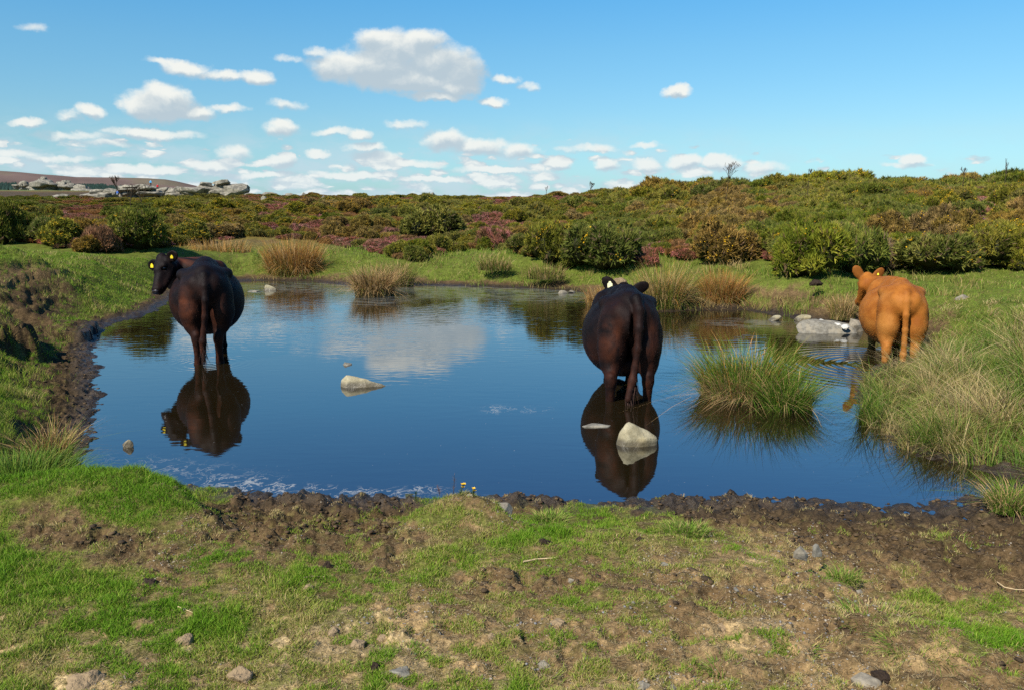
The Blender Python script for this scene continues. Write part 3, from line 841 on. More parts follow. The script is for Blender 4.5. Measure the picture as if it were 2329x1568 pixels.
    for i, s in enumerate((-1, 1)):
        tl = ear_tilt[i]
        # ears stand out sideways, raised by the tilt towards the sky
        upl = Rm.T @ np.array([0, 0, 1.0]); upl[0] = 0; upl = unit(upl)
        ex = unit(np.array([s * math.cos(tl), 0, 0]) + upl * math.sin(tl)); en = Rm.T @ np.array([0, -ear_face, .1]) if ear_face else np.array([-.10 * s, .45, .9])
        en = unit(en - ex * (en @ ex)); ey = np.cross(en, ex)
        Re = Rm @ np.stack([ex, ey, en], 1)
        ec = hp(s * .100, .035, -.030) + Re @ np.array([.105, 0, 0])
        K(hp(s * .085, .04, -.035), ec - Re @ np.array([.05, 0, 0]), .034, .024, .03)
        E(ec, (.122, .078, .024), Re, k=.02)
        E(ec + Re @ np.array([.012, 0, .028]), (.092, .056, .022), Re, k=.012, sub=True)
        ears.append((ec, Re))
    # tail
    tp = [np.array(p, float) for p in tail]
    n = len(tp); rs = [.060, .054, .046, .041, .037, .034, .042, .034][:n]
    F.chain(tp, rs, k=.028)
    V, Q = F.mesh()
    # light smoothing of the voxel surface
    for it in range(2):
        A = np.zeros_like(V); c = np.zeros(len(V))
        for a, b in ((0, 1), (1, 2), (2, 3), (3, 0)):
            np.add.at(A, Q[:, a], V[Q[:, b]]); np.add.at(c, Q[:, a], 1)
            np.add.at(A, Q[:, b], V[Q[:, a]]); np.add.at(c, Q[:, b], 1)
        V = V * .5 + .5 * A / c[:, None]
    root = empty("cow", loc, heading); root.scale = (scale,) * 3; root.rotation_euler[0] = pitch
    tag(root, label, "cow", group)
    me = raw_mesh("cow_body", V, quads=Q, mat=hide, smooth=True)
    fattr(me, 'warm', warm_fn(V)); 
    dk = np.zeros(len(V))
    for s, (ec, Re) in zip((-1, 1), ears):
        q = (V - ec) @ Re
        dk = np.maximum(dk, dark_ears * sst(.14, .09, np.linalg.norm(q / np.array([1, .7, .5]), axis=1)))
    fattr(me, 'dark', dk)
    body = link("body", me, root)
    # muzzle pad, eyes, tags
    bm = bmesh.new(); bmesh.ops.create_uvsphere(bm, u_segments=20, v_segments=12, radius=1)
    for v in bm.verts:
        p = np.array(v.co); p = p * np.array([.060, .026, .040]); v.co = Vector(hp(p[0], .502 + p[1], -.092 + p[2]))
    nm = bpy.data.meshes.new("muzzle"); bm.to_mesh(nm); bm.free(); nm.materials.append(M_nose)
    for p in nm.polygons: p.use_smooth = True
    link("nose", nm, root)
    for s in (-1, 1):
        bm = bmesh.new(); bmesh.ops.create_uvsphere(bm, u_segments=16, v_segments=10, radius=.021)
        c = hp(s * .084, .175, -.045)
        for v in bm.verts: v.co = Vector(np.array(v.co) + c)
        nm = bpy.data.meshes.new("eye"); bm.to_mesh(nm); bm.free(); nm.materials.append(M_eye)
        for p in nm.polygons: p.use_smooth = True
        link("eye", nm, root)
    for s, face, sz in tags:
        ec, Re = ears[0 if s < 0 else 1]
        bm = bmesh.new()
        # a flag shaped tag: round neck above a square plate
        outline = [(-.010, .026), (.010, .026), (.016, .008), (.027, .0), (.027, -.040), (.022, -.046), (-.022, -.046), (-.027, -.040), (-.027, .0), (-.016, .008)]
        fr = [bm.verts.new((x * sz, y * sz, .003)) for x, y in outline]; bk = [bm.verts.new((x * sz, y * sz, -.003)) for x, y in outline]
        bm.faces.new(fr); bm.faces.new(bk[::-1])
        for i in range(len(fr)): j = (i + 1) % len(fr); bm.faces.new((fr[j], fr[i], bk[i], bk[j]))
        nrm = unit(face); up = unit(np.array([0, 0, 1.0]) - nrm * nrm[2]); rt = np.cross(up, nrm)
        RM = np.stack([rt, up, nrm], 1)
        c = ec + Re @ np.array([.005, 0, 0]) + nrm * .034
        for v in bm.verts: v.co = Vector(RM @ np.array(v.co) + c)
        bmesh.ops.recalc_face_normals(bm, faces=bm.faces)
        nm = bpy.data.meshes.new("ear_tag"); bm.to_mesh(nm); bm.free(); nm.materials.append(tagmat)
        link("ear_tag", nm, root)
    # switch of the tail: loose long hairs
    N = 420
    t = rng.uniform(.0, 1, N) ** .8
    i0 = n - 3; seg = t * 2; k_ = np.minimum(seg.astype(int), 1); f = seg - k_
    T0 = np.array(tp)[i0 + k_]; T1 = np.array(tp)[i0 + k_ + 1]
    base = T0 * (1 - f)[:, None] + T1 * f[:, None] + rng.normal(0, .012, (N, 3))
    L = rng.uniform(.10, .26, N); lean = rng.normal(0, .12, (N, 3)); lean[:, 2] = 0
    up = np.tile([0, 0, -1.0], (N, 1))
    if hide is M_tan: c0 = np.array([.36, .12, .02]); c1 = np.array([.5, .2, .05])
    else: c0 = np.array([.018, .010, .008]); c1 = np.array([.075, .040, .028])
    cc = c0 + (c1 - c0) * rng.uniform(0, 1, (N, 1))
    hv, ht, hq, hc = ribbons(base, L, lean, np.full(N, .006), cc, 3, up=up)
    link("tail_hair", raw_mesh("tail_hair", hv, tris=ht, quads=hq, mat=M_hair, col=hc), root)
    # short coat: fine hairs standing off the hide
    nf = len(Q); pick = rng.integers(0, nf, 26000)
    P4 = V[Q[pick]]; base = P4.mean(1); nrm = np.cross(P4[:, 1] - P4[:, 0], P4[:, 3] - P4[:, 0]); nrm /= np.linalg.norm(nrm, axis=1)[:, None] + 1e-9
    okk = (base[:, 2] > .12)
    base = base[okk]; nrm = nrm[okk]; NN = len(base)
    d = np.array([0, -.55, -.75]) + rng.normal(0, .22, (NN, 3)); d = d - nrm * (d * nrm).sum(1)[:, None]; d += nrm * .30
    d /= np.linalg.norm(d, axis=1)[:, None]
    warm = warm_fn(base)
    if hide is M_tan: c0, c1, c2 = np.array([.31, .095, .010]), np.array([.37, .125, .015]), np.array([.43, .165, .026])
    else: c0, c1, c2 = np.array([.004, .0026, .0025]), np.array([.010, .0055, .0042]), np.array([.078, .026, .012])
    cc = c0 + (c1 - c0) * rng.uniform(0, 1, (NN, 1)); cc = cc * (1 - warm[:, None] * .8) + c2 * warm[:, None] * .8
    hv, ht, hq, hc = ribbons(base - nrm * .004, rng.uniform(.014, .028, NN), d * 0 + 0, np.full(NN, .0035), cc, 2, up=d)
    link("coat", raw_mesh("coat", hv, tris=ht, quads=hq, mat=M_hair, col=hc), root)
    return root

def blob(V, c, r):
    return np.exp(-(((V - np.array(c)) / np.array(r)) ** 2).sum(1))
def warm_dark(V):
    rear = sst(.30, .02, V[:, 1])
    w = blob(V, (-.21, .08, .83), (.11, .30, .22)) * 1.3 + blob(V, (.14, .0, .78), (.08, .2, .24)) * .8 + blob(V, (-.05, -.05, .7), (.07, .12, .25)) * .7 \
        + blob(V, (-.1, 1.5, 1.33), (.3, .22, .08)) * 1.4 + .25 * blob(V, (-.45, .9, .8), (.2, .5, .3)) + .5 * sst(.6, .35, V[:, 2]) * (V[:, 1] < .5)
    return np.clip(w * (.75 + .9 * fbm(V[:, 0] * 1.3 + V[:, 1], V[:, 2] * .6, .09, 3, 78)), 0, 1)
def warm_dark2(V):
    w = blob(V, (-.20, .06, .88), (.13, .30, .25)) * .75 + blob(V, (.2, .05, .82), (.10, .25, .28)) * .6 + blob(V, (-.4, .7, .62), (.15, .3, .15)) * .5 \
        + .35 * sst(.75, .45, V[:, 2]) * (V[:, 1] < .5) + .4 * blob(V, (.02, -.1, .8), (.05, .1, .3))
    return np.clip(w * (.75 + .9 * fbm(V[:, 0] * 1.3 + V[:, 1], V[:, 2] * .6, .09, 3, 79)), 0, 1)
def warm_tan(V):
    m = fbm(V[:, 0] * 1.0 + V[:, 1], V[:, 2], .22, 3, 77)
    return np.clip(sst(.9, .4, V[:, 2]) * .7 + .5 * blob(V, (-.2, .0, .85), (.2, .3, .3)) + m * .5 - .8 * blob(V, (.0, .15, 1.3), (.12, .4, .12)) - .9 * blob(V, (-.1, 1.9, 1.2), (.2, .4, .3)), 0, 1)
def cow_local(px, v, Y, loc, head, sc):
    """photo point at depth Y in the cow's own frame"""
    p = (at_y(px, v, Y) - np.array(loc)) / sc
    return rotz(-head) @ p
DEPTH1, DEPTH2, DEPTH3 = .15, .26, .28
def place(u, v, heading, depth, sc):
    p = at(u, v, 0); o = rotz(heading) @ np.array([0, .06, 0]) * sc
    return (p[0] - o[0], p[1] - o[1], -depth)

# cow turning its head back on the left
h1 = R(20.0); s1 = 1.04; L1 = place(478, 826, h1, DEPTH1, s1)
poll = cow_local(368, 586, 11.1, L1, h1, s1); muz = cow_local(335, 668, 10.7, L1, h1, s1)
fd = unit(muz - poll); bd = rotz(-h1) @ np.array([-.55, -.80, .25])
cow1 = make_cow("black cow on the left looking back, reddish haunches and two yellow ear tags", L1, h1, s1, M_black,
    poll, fd, bd, (-.40, 1.63, 1.16), ((-.135, 0), (.115, .03)), ((-.17, 0), (.17, 0)),
    [(0, .10, 1.275), (0, .0, 1.24), (.0, -.085, 1.12), (-.005, -.125, .95), (-.02, -.115, .75), (-.045, -.10, .58), (-.065, -.10, .45), (-.07, -.09, .32)],
    "cattle standing in the pond", warm_dark, ((-1, rotz(-h1) @ np.array([.15, -1, 0]), .62), (1, rotz(-h1) @ np.array([-.2, -1, 0]), .78)), M_tag, (.05, .05), barrel=1.02, ear_face=1, hook=.27, wither=1.23, neck_r=.19)
# cow facing away, middle right
h2 = R(-2.0); s2 = 1.03; L2 = place(1432, 910, h2, DEPTH2, s2)
poll2 = cow_local(1422, 630, 9.8, L2, h2, s2)
cow2 = make_cow("black cow seen from behind in the water beyond the pointed boulder", L2, h2, s2, M_black,
    poll2, (-.06, .62, -.78), (0, .75, .62), (-.05, 1.78, 1.17), ((-.20, -.04), (.185, .04)), ((-.10, -.10), (.17, 0)),
    [(.02, .10, 1.29), (.045, -.01, 1.285), (.07, -.085, 1.18), (.065, -.12, 1.0), (.055, -.12, .80), (.03, -.11, .62), (.005, -.13, .48), (-.04, -.17, .30)],
    "cattle standing in the pond", warm_dark2, ((-1, (.1, -1, .1), 1.1),), M_ptag, (.75, .45), barrel=.96, pitch=-.075, wither=1.19, neck_r=.15)
# tan cow by the rushes
h3 = R(-17.0); s3 = .95; L3 = place(2047, 822, h3, DEPTH3, s3)
poll3 = cow_local(1974, 622, 12.0, L3, h3, s3)
cow3 = make_cow("tan orange cow at the right edge of the pond beside the tall rushes", L3, h3, s3, M_tan,
    poll3, (-.16, .50, -.82), (-.1, .80, .50), (-.10, 1.78, 1.17), ((-.19, 0), (.175, .06)), ((-.19, .0), (.17, .1)),
    [(0, .10, 1.27), (0, .0, 1.24), (0, -.08, 1.13), (0, -.12, .95), (.005, -.115, .75), (.01, -.10, .56), (.01, -.09, .42), (.01, -.08, .34)],
    "cattle standing in the pond", warm_tan, ((1, (-.3, -1, .1), .5),), M_tag, (1.0, 1.0), barrel=1.0, dark_ears=.55, ear_face=0, pitch=-.02, wither=1.20, neck_r=.145)
# ------------------------------------------------------------------ stones
from mathutils import noise as mnoise
def rock_material(name, c0, c1, c2, wet=.0, sc=9):
    m = bpy.data.materials.new(name); m.use_nodes = True
    T = NT(m.node_tree); b = T.n['Principled BSDF']
    oc = T.node('ShaderNodeTexCoord').outputs['Object']
    n1 = T.noise(oc, sc, 5, .65); n2 = T.noise(oc, sc * 5, 4, .7); n3 = T.noise(oc, sc * .4, 3, .5)
    c = T.mix(T.sstep(n1, .35, .65), c0, c1)
    c = T.mix(T.math('MULTIPLY', T.sstep(n3, .50, .66), .7), c, c2)
    c = T.mix(T.math('MULTIPLY', T.sstep(n2, .60, .74), .5), c, (.05, .045, .035))
    if wet:
        z = T.sep(T.node('ShaderNodeNewGeometry').outputs['Position'])[2]
        w = T.sstep(T.math('ADD', z, T.math('MULTIPLY', T.math('SUBTRACT', n1, .5), .05)), wet, wet * .35)
        c = T.mix(T.math('MULTIPLY', w, .72), c, (.045, .035, .022))
        T.put(b.inputs['Roughness'], T.math('MULTIPLY_ADD', w, -.5, .85))
    else: b.inputs['Roughness'].default_value = .88
    T.put(b.inputs['Base Color'], c); b.inputs['Specular IOR Level'].default_value = .3
    bp = T.node('ShaderNodeBump'); bp.inputs['Strength'].default_value = .9; bp.inputs['Distance'].default_value = .012 * 9 / sc
    T.put(bp.inputs['Height'], T.math('ADD', n1, T.math('MULTIPLY', n2, .5))); T.l.new(bp.outputs[0], b.inputs['Normal'])
    return m
M_pond_rock = rock_material("pond_granite", (.22, .185, .105), (.36, .31, .19), (.30, .23, .10), wet=.075)
M_stone = rock_material("field_stone", (.16, .135, .095), (.26, .22, .155), (.13, .12, .10), sc=22)
M_grey_stone = rock_material("slaty_stone", (.13, .115, .085), (.22, .20, .155), (.27, .23, .16), sc=22)
M_tor = rock_material("tor_granite", (.11, .098, .072), (.30, .265, .195), (.12, .11, .085), sc=.9)
M_pale = rock_material("pale_boulder", (.42, .40, .35), (.55, .52, .46), (.50, .46, .38), wet=.04, sc=7)
M_dung = simple_mat("dung", (.030, .018, .010), .8, .2, .01, 60, .4, 30)
M_clod = simple_mat("dry_clod", (.27, .19, .105), .95, .1, .012, 60, .35, 30)
def hull_rock(name, pts, mat, rough=.03, cuts=4, seed=0, bevel=.12, freq=4.0):
    """convex block from its corner points, chipped and roughened"""
    bm = bmesh.new()
    for p in pts: bm.verts.new(p)
    r = bmesh.ops.convex_hull(bm, input=bm.verts)
    kill = [g for g in r['geom_interior'] if isinstance(g, bmesh.types.BMVert)] + [g for g in r['geom_unused'] if isinstance(g, bmesh.types.BMVert)]
    if kill: bmesh.ops.delete(bm, geom=list(set(kill)), context='VERTS')
    size = max((v.co.length for v in bm.verts))
    bmesh.ops.bevel(bm, geom=list(bm.edges), offset=size * bevel * .5, segments=1, affect='EDGES', clamp_overlap=True)
    bmesh.ops.triangulate(bm, faces=bm.faces)
    for _ in range(cuts):
        long = [e for e in bm.edges if e.calc_length() > size * .10]
        if not long: break
        bmesh.ops.subdivide_edges(bm, edges=long, cuts=1, use_grid_fill=True)
        bmesh.ops.triangulate(bm, faces=bm.faces)
    o = Vector((seed * 3.1, seed * 1.7, seed * .9))
    for v in bm.verts:
        d = mnoise.fractal(v.co * (freq / size) * .5 + o, .9, 2.1, 4)
        q = mnoise.noise(v.co * (freq / size) * .35 + o)
        v.co += v.co.normalized() * size * rough * (d + q * 1.2)
    me = bpy.data.meshes.new(name); bm.to_mesh(me); bm.free()
    me.materials.append(mat)
    for p in me.polygons: p.use_smooth = False
    return me
def stone(name, label, u, v, w, h, z=0.0, mat=None, depth=.8, seed=1, group=None, cat="rock", pts=None, sink=.25, rz=0.0, n=16):
    """w, h: size on the photograph; the stone stands on z"""
    p = at(u, v, z); dist = math.sqrt(p[0] ** 2 + p[1] ** 2 + (CAM_H - z) ** 2)
    k = dist / FP; W_, H_ = w * k, h * k
    rn = random.Random(seed)
    if pts is None:
        pts = []
        for i in range(n):
            a = rn.uniform(0, 2 * math.pi); b = rn.uniform(-.6, 1)
            c = math.sqrt(max(0, 1 - b * b))
            e = rn.uniform(.85, 1.0)
            pts.append((math.cos(a) * c * e * W_ * .5, math.sin(a) * c * e * W_ * .5 * depth, b * e * H_))
    else: pts = [(a * W_, b * W_, c * H_) for a, b, c in pts]
    pts = [(x, y, zz if zz > 0 else zz - H_ * sink) for x, y, zz in pts]
    me = hull_rock(name, pts, mat or M_pond_rock, seed=seed, cuts=5 if w > 40 or mat is M_dung else 3, rough=.09 if mat in (M_dung, M_clod) else .03, freq=9 if mat is M_dung else 4)
    o = link(name, me); o.location = p; o.rotation_euler[2] = rz
    tag(o, label, cat, group)
    return o
stone("boulder", "large pointed pale boulder in the pond in front of the black cow", 1447, 1008, 98, 52, 0, M_pond_rock, seed=3,
      pts=[(-.49,-.05,0),(-.40,-.22,0),(.06,-.30,0),(.40,-.16,0),(.50,0,.12),(.40,.22,.1),(-.3,.28,.2),(-.42,.0,.42),(-.28,-.08,.86),(-.18,.06,1.0),(-.02,-.02,.84),(.22,.06,.62),(.40,.02,.40),(.15,-.20,.42),(-.22,-.22,.40),(.46,-.04,.30)])
stone("flat_stone", "flat grey slab awash just left of the pointed boulder", 1352, 968, 78, 5, 0, M_grey_stone, .5, 5)
stone("boulder", "low wedge shaped boulder with a long tail, middle of the pond", 832, 877, 118, 26, 0, M_pond_rock, seed=7,
      pts=[(-.47,-.05,0),(-.38,-.16,0),(-.05,-.14,0),(.48,0,0),(.2,.12,0),(-.3,.2,0),(-.46,.02,.5),(-.36,.0,.98),(-.18,.02,.82),(-.02,-.02,.58),(.12,.0,.44),(.3,.0,.2),(-.30,-.10,.55)])
stone("stone", "small dark stone breaking the water above the wedge boulder", 790, 829, 26, 8, 0, M_grey_stone, .7, 9)
stone("stone", "small brown stone alone in the water at the near left", 292, 1016, 27, 17, 0, M_pond_rock, .8, 11)
stone("stone", "pale stone near the far shore beside the left cow", 614, 660, 30, 13, 0, M_pond_rock, .7, 13,
      pts=[(-.5,0,0),(-.3,-.3,0),(.5,-.2,0),(.4,.3,0),(-.4,.3,0),(-.3,0,1),(-.1,.1,.9),(.2,0,.55),(.45,0,.3)])
stone("flat_stone", "thin flat stone awash just right of the left cow", 576, 663, 34, 3, 0, M_grey_stone, .5, 15)
stone("stone", "pair of pale rounded stones at the far waterline, left one reddish", 1280, 667, 24, 8, 0, M_stone, .7, 17)
stone("stone", "paler rounded stone touching the reddish one at the far waterline", 1301, 666, 20, 9, 0, M_stone, .7, 18)
stone("boulder", "white boulder behind the head of the black cow", 1462, 668, 44, 30, .12, M_pale, .8, 19)
stone("boulder", "brown domed boulder on the bank behind the black cow ear", 1408, 650, 44, 26, .25, M_clod, .8, 20)
stone("stone", "flattish stone at the waterline, leftmost beside the tan cow", 1760, 728, 44, 14, 0, M_pond_rock, .7, 21)
stone("stone", "second flattish stone at the waterline beside the tan cow", 1826, 727, 44, 13, .01, M_pond_rock, .7, 22)
stone("rock_slab", "broad pale slab sloping into the water left of the tan cow", 1880, 756, 130, 26, 0, M_grey_stone, .35, seed=23,
      pts=[(-.5,-.02,.1),(-.45,-.10,0),(-.1,-.16,0),(.3,-.16,0),(.5,-.1,0),(.5,.12,.5),(.2,.18,.9),(-.1,.2,.95),(-.4,.12,.9),(-.5,.06,.5),(0,0,.75),(.4,0,.4)])
for i, (uu, vv, w) in enumerate(((1868, 733, 26), (1886, 738, 20), (1903, 741, 24), (1850, 730, 14), (1922, 744, 22))):
    stone("white_stone", ["small white stone at the left of the row on the slab", "white stone second in the row on the slab", "white stone third in the row on the slab",
          "tiny white chip at the far left end of the slab", "white stone against the tan cow at the slab end"][i], uu, vv, w, 8, .10, M_pale, .8, 30 + i, "white stones on the slab")
stone("boulder", "tawny flat boulder touching the belly of the tan cow", 1942, 742, 44, 18, .08, M_stone, .8, 37)
stone("boulder", "mossy round boulder half hidden in rushes at the right edge", 2350, 955, 80, 50, .18, rock_material("mossy_boulder", (.13, .13, .06), (.20, .18, .10), (.40, .38, .32), sc=6), .9, 41)
stone("boulder", "grey boulder on the right bank beyond the rushes", 2192, 690, 42, 22, .45, M_stone, .8, 43)
stone("stone", "angular pale stone in the grassy hummock on the near shore", 1142, 1158, 58, 18, .30, M_stone, .7, 45)
stone("stone", "pale stone under the flowering sprig on the hummock", 1070, 1135, 46, 14, .36, M_stone, .7, 46)
stone("stone", "tan rounded stone at the mud edge, left of a pair", 1822, 1260, 34, 22, .27, M_stone, .8, 47)
stone("stone", "upright dark grey stone at the mud edge, right of a pair", 1858, 1258, 24, 24, .25, M_grey_stone, .5, 48,
      pts=[(-.4,-.2,0),(.5,-.2,0),(.5,.2,0),(-.4,.2,0),(-.5,0,.8),(-.2,.1,1),(.1,0,.9),(.45,0,.3),(-.3,-.2,.5)], rz=.3)
FIELD = [(1512,1286,34,12,"slate chip lying in short grass below the mud edge"),(1462,1565,52,22,"grey stone cut by the bottom edge of the picture, left of a pair"),
 (1530,1566,44,12,"grey stone cut by the bottom edge of the picture, right of a pair"),(1975,1556,90,26,"half buried slaty stone at the bottom right"),(910,1530,74,20,"pale grey stone among tufts at the bottom centre"),
 (1240,1516,60,22,"grey stone behind a coarse tuft, bottom centre"),(1565,1428,26,8,"small flat stone beside the tan crust patch"),(1335,1500,24,8,"little grey stone in gravel"),
 (2225,1455,30,10,"grey stone beside the green strip at the right"),(1300,1318,22,9,"small stone in the brown patch below the stick"),(1672,1340,26,7,"flat grey stone in stony turf right of centre"),
 (1710,1362,20,7,"small slate piece in stony turf right of centre"),(1090,1262,14,8,"small dark stone in green turf near the centre"),(620,1262,16,7,"pale chip in the left turf"),
 (420,1388,14,9,"single pale pebble in the left turf"),(1955,1345,22,7,"pebble in the sandy patch below the mud"),(1440,1372,18,8,"stone in dry turf below the stick")]
for i, (u, v, w, h, lb) in enumerate(FIELD):
    p = at(u, v, .33); z0 = gz(p[0], p[1])
    stone("field_stone", lb, u, v, w * .85, h * .8, z0 - .006, M_grey_stone if i % 2 == 0 else M_stone, .8, 60 + i, "stones in the trampled turf", rz=i * .7)
CLODS = [(815,1468,40,16,"wedge of dry earth below the tan crust"),(545,1545,70,24,"large dry clod at the bottom left"),(420,1460,46,18,"dry clod in left turf with a shaded edge"),(700,1340,34,12,"tan clod in middle left turf"),
 (870,1455,34,14,"tan clod right of the earth wedge"),(190,1555,80,22,"wide dry clod on the left bottom edge"),(910,1370,26,12,"small tan clod left of centre"),(1270,1420,40,16,"tan clod by the bare patch, centre"),
 (1640,1430,46,14,"tan clod on the crusted patch"),(1120,1450,30,12,"tan clod in the centre foreground"),(755,1440,44,16,"crumbling tan crust edge"),(1000,1500,34,14,"tan clod beside a coarse tuft")]
for i, (u, v, w, h, lb) in enumerate(CLODS):
    p = at(u, v, .33); z0 = gz(p[0], p[1])
    stone("earth_clod", lb, u, v, w, h, z0 - .006, M_clod, .9, 90 + i, "dry clods of earth", "clod", rz=i * .9, n=22)
DUNG = [(1855,644,30,8,.5,"dark cowpat on the grass strip left of the tan cow"),(745,1290,24,16,0,"dark dung lump on bare soil, left of centre"),(1240,1236,40,14,0,"reddish brown sod turned up near the hummock"),
 (852,1524,26,20,0,"black dung lump near the bottom centre"),(335,1328,44,12,0,"dark dug up sod in the left mud band"),(2000,1535,44,10,0,"dark sod at the foot of the earth mound"),(1455,1230,22,12,0,"small dark lump in the grass near the centre")]
for i, (u, v, w, h, z0, lb) in enumerate(DUNG):
    if z0 == 0:
        p = at(u, v, .33); z0 = gz(p[0], p[1]) - .005
    else:
        p = at(u, v, z0); z0 = gz(p[0], p[1])
    stone("dung_lump" if i in (0, 1, 3, 6) else "sod", lb, u, v, w, h, z0, M_dung, .9, 110 + i, None, "dung" if i in (0, 1, 3, 6) else "sod", n=24)

# loose mud lumps along the waterline and pebbles in the turf: nobody could count them
def scatter_lumps(name, label, pts, sizes, mat, seed, cols=None, flat=.6):
    """one object made of many small irregular lumps"""
    rn = np.random.default_rng(seed)
    bm = bmesh.new(); bmesh.ops.create_icosphere(bm, subdivisions=1, radius=1)
    bm.verts.ensure_lookup_table()
    bv = np.array([v.co[:] for v in bm.verts]); bf = np.array([[v.index for v in f.verts] for f in bm.faces]); bm.free()
    N = len(pts)
    V = bv[None] * (1 + rn.uniform(-.35, .35, (N, len(bv), 1)))
    ang = rn.uniform(0, 6.28, N); c, s = np.cos(ang)[:, None], np.sin(ang)[:, None]
    sc = sizes[:, None]
    e = rn.uniform(.6, 1.3, (N, 1))
    X = V[..., 0] * sc * e; Y = V[..., 1] * sc; Z = V[..., 2] * sc * flat
    P = np.stack([X * c - Y * s, X * s + Y * c, Z], -1) + pts[:, None]
    Fc = bf[None] + (np.arange(N) * len(bv))[:, None, None]
    col = None if cols is None else np.repeat(cols, len(bv), axis=0)
    o = link(name, raw_mesh(name, P.reshape(-1, 3), tris=Fc.reshape(-1, 3), mat=mat, col=col, smooth=False))
    tag(o, label, None, None, "stuff"); return o
M_lump = attr_mat("lump", .85, .25)
def polar(N, r0, r1, a0=-36, a1=36, g=rng):
    r = r0 * (r1 / r0) ** g.uniform(0, 1, N); a = np.radians(g.uniform(a0, a1, N))
    return r * np.sin(a), r * np.cos(a)
x, y = polar(34000, 3.2, 13)
z, sd, wf, g_, t_, c_ = ground(x, y)
ok = (sd > -.12) & (sd < 2.6) & (g_ < .36) & (rng.uniform(0, 1, len(x)) < sst(2.6, .1, sd) * .8 + .1) & (sst(-.5, .25, fbm(x, y, .4, 3, 301)) > rng.uniform(0, 1, len(x)))
p3 = np.stack([x, y, z + .002], 1)[ok]; nn = len(p3)
scatter_lumps("mud_crumbs", "crumbled dark mud lumps along the pond edge", p3, rng.uniform(.22, 1, nn) ** 2.4 * .020 + .003, M_lump, 5,
              np.array([.060, .038, .018]) * rng.uniform(.6, 1.8, (nn, 1)), .42)
x, y = polar(26000, 2.0, 6)
z, sd, wf, g_, t_, c_ = ground(x, y)
ok = (wf > .6) & (g_ < .62) & (sst(.0, .35, fbm(x, y, .5, 3, 302) + (t_ - .5) * .8) > rng.uniform(0, 1, len(x)))
p3 = np.stack([x, y, z + .0015], 1)[ok]; nn = len(p3)
kind = rng.uniform(0, 1, (nn, 1))
pc = np.where(kind < .35, np.array([.30, .25, .18]), np.where(kind < .6, np.array([.27, .19, .11]), np.where(kind < .8, np.array([.17, .165, .16]), np.array([.10, .065, .04]))))
scatter_lumps("gravel", "fine pale gravel and soil crumbs scattered in the worn turf", p3, rng.uniform(.0016, .0032, nn) / rng.uniform(.35, 1, nn), M_lump, 6, pc * rng.uniform(.7, 1.25, (nn, 1)))
# ------------------------------------------------------------------ grass
M_grass = attr_mat("grass_blade", .6, .10, trans=.28)
M_rush = attr_mat("rush_stem", .55, .12, trans=.15)
def pal(u, stops):
    return lerp3(u, stops)
def grass_cover(name, label, N, r0, r1, a0, a1, test, Lfn, wpx=.9):
    x, y = polar(N, r0, r1, a0, a1)
    z, sd, wf, g, t, c = ground(x, y)
    clump = fbm(x, y, .11, 3, 401); big = fbm(x, y, .6, 3, 402)
    keep = test(x, y, z, sd, wf, g, clump, big)
    x, y, z, sd, wf, g, t, clump, big = [q[keep] for q in (x, y, z, sd, wf, g, t, clump, big)]
    n = len(x); r = np.hypot(x, y)
    L = Lfn(x, y, wf, g, clump, big) * rng.uniform(.55, 1.35, n)
    dry = np.clip(.28 + .55 * big + rng.normal(0, .26, n) + (.72 - g) * .9 * wf, 0, 1)
    k = rng.uniform(0, 1, n)
    col = pal(dry, [(0, (.125, .245, .014)), (.3, (.195, .300, .024)), (.55, (.27, .300, .048)), (.8, (.38, .30, .10)), (1, (.50, .38, .17))])
    col = col * rng.uniform(.72, 1.3, (n, 1))
    lean = rng.normal(0, .42, (n, 3)); lean[:, 2] = 0
    w = np.maximum(.0030, r * .00046 * wpx) * rng.uniform(.7, 1.4, n)
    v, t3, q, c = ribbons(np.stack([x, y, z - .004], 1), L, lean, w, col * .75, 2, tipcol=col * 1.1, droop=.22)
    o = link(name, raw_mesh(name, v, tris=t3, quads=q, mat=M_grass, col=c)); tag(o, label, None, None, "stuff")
    print(name, n)
    return o
def t_front(x, y, z, sd, wf, g, cl, big):
    return (wf > .4) & (rng.uniform(0, 1, len(x)) < sst(.30, .92, g + cl * .80 + .05)) & (z > .02)
grass_cover("turf_grass", "short trampled grass of the near shore, lush on the left and thin on the right", 800000, 2.0, 6.0, -37, 37, t_front,
            lambda x, y, wf, g, cl, big: .017 + .024 * sst(.6, 1, g) + .012 * np.clip(cl, -1, 1))
def t_left(x, y, z, sd, wf, g, cl, big):
    return (wf <= .4) & (x < -1.5) & (sd > .12) & (rng.uniform(0, 1, len(x)) < sst(.3, .65, g + cl * .5)) & (y < 23)
grass_cover("bank_grass", "bright green cropped grass on the eroded left bank", 300000, 5.0, 22, -37, -12, t_left,
            lambda x, y, wf, g, cl, big: .045 + .045 * sst(-.1, .4, big) + .02 * cl)
def t_right(x, y, z, sd, wf, g, cl, big):
    return (wf <= .4) & (sd > .05) & (rng.uniform(0, 1, len(x)) < sst(.2, .55, g + cl * .5)) & (y < 28)
grass_cover("shore_grass", "pale green grass strip on the far and right banks", 260000, 5.0, 27, -18, 38, t_right,
            lambda x, y, wf, g, cl, big: (.045 + .13 * sst(.05, .5, big) + .03 * cl) * np.where((x > 4) & (y > 12), .45, 1))

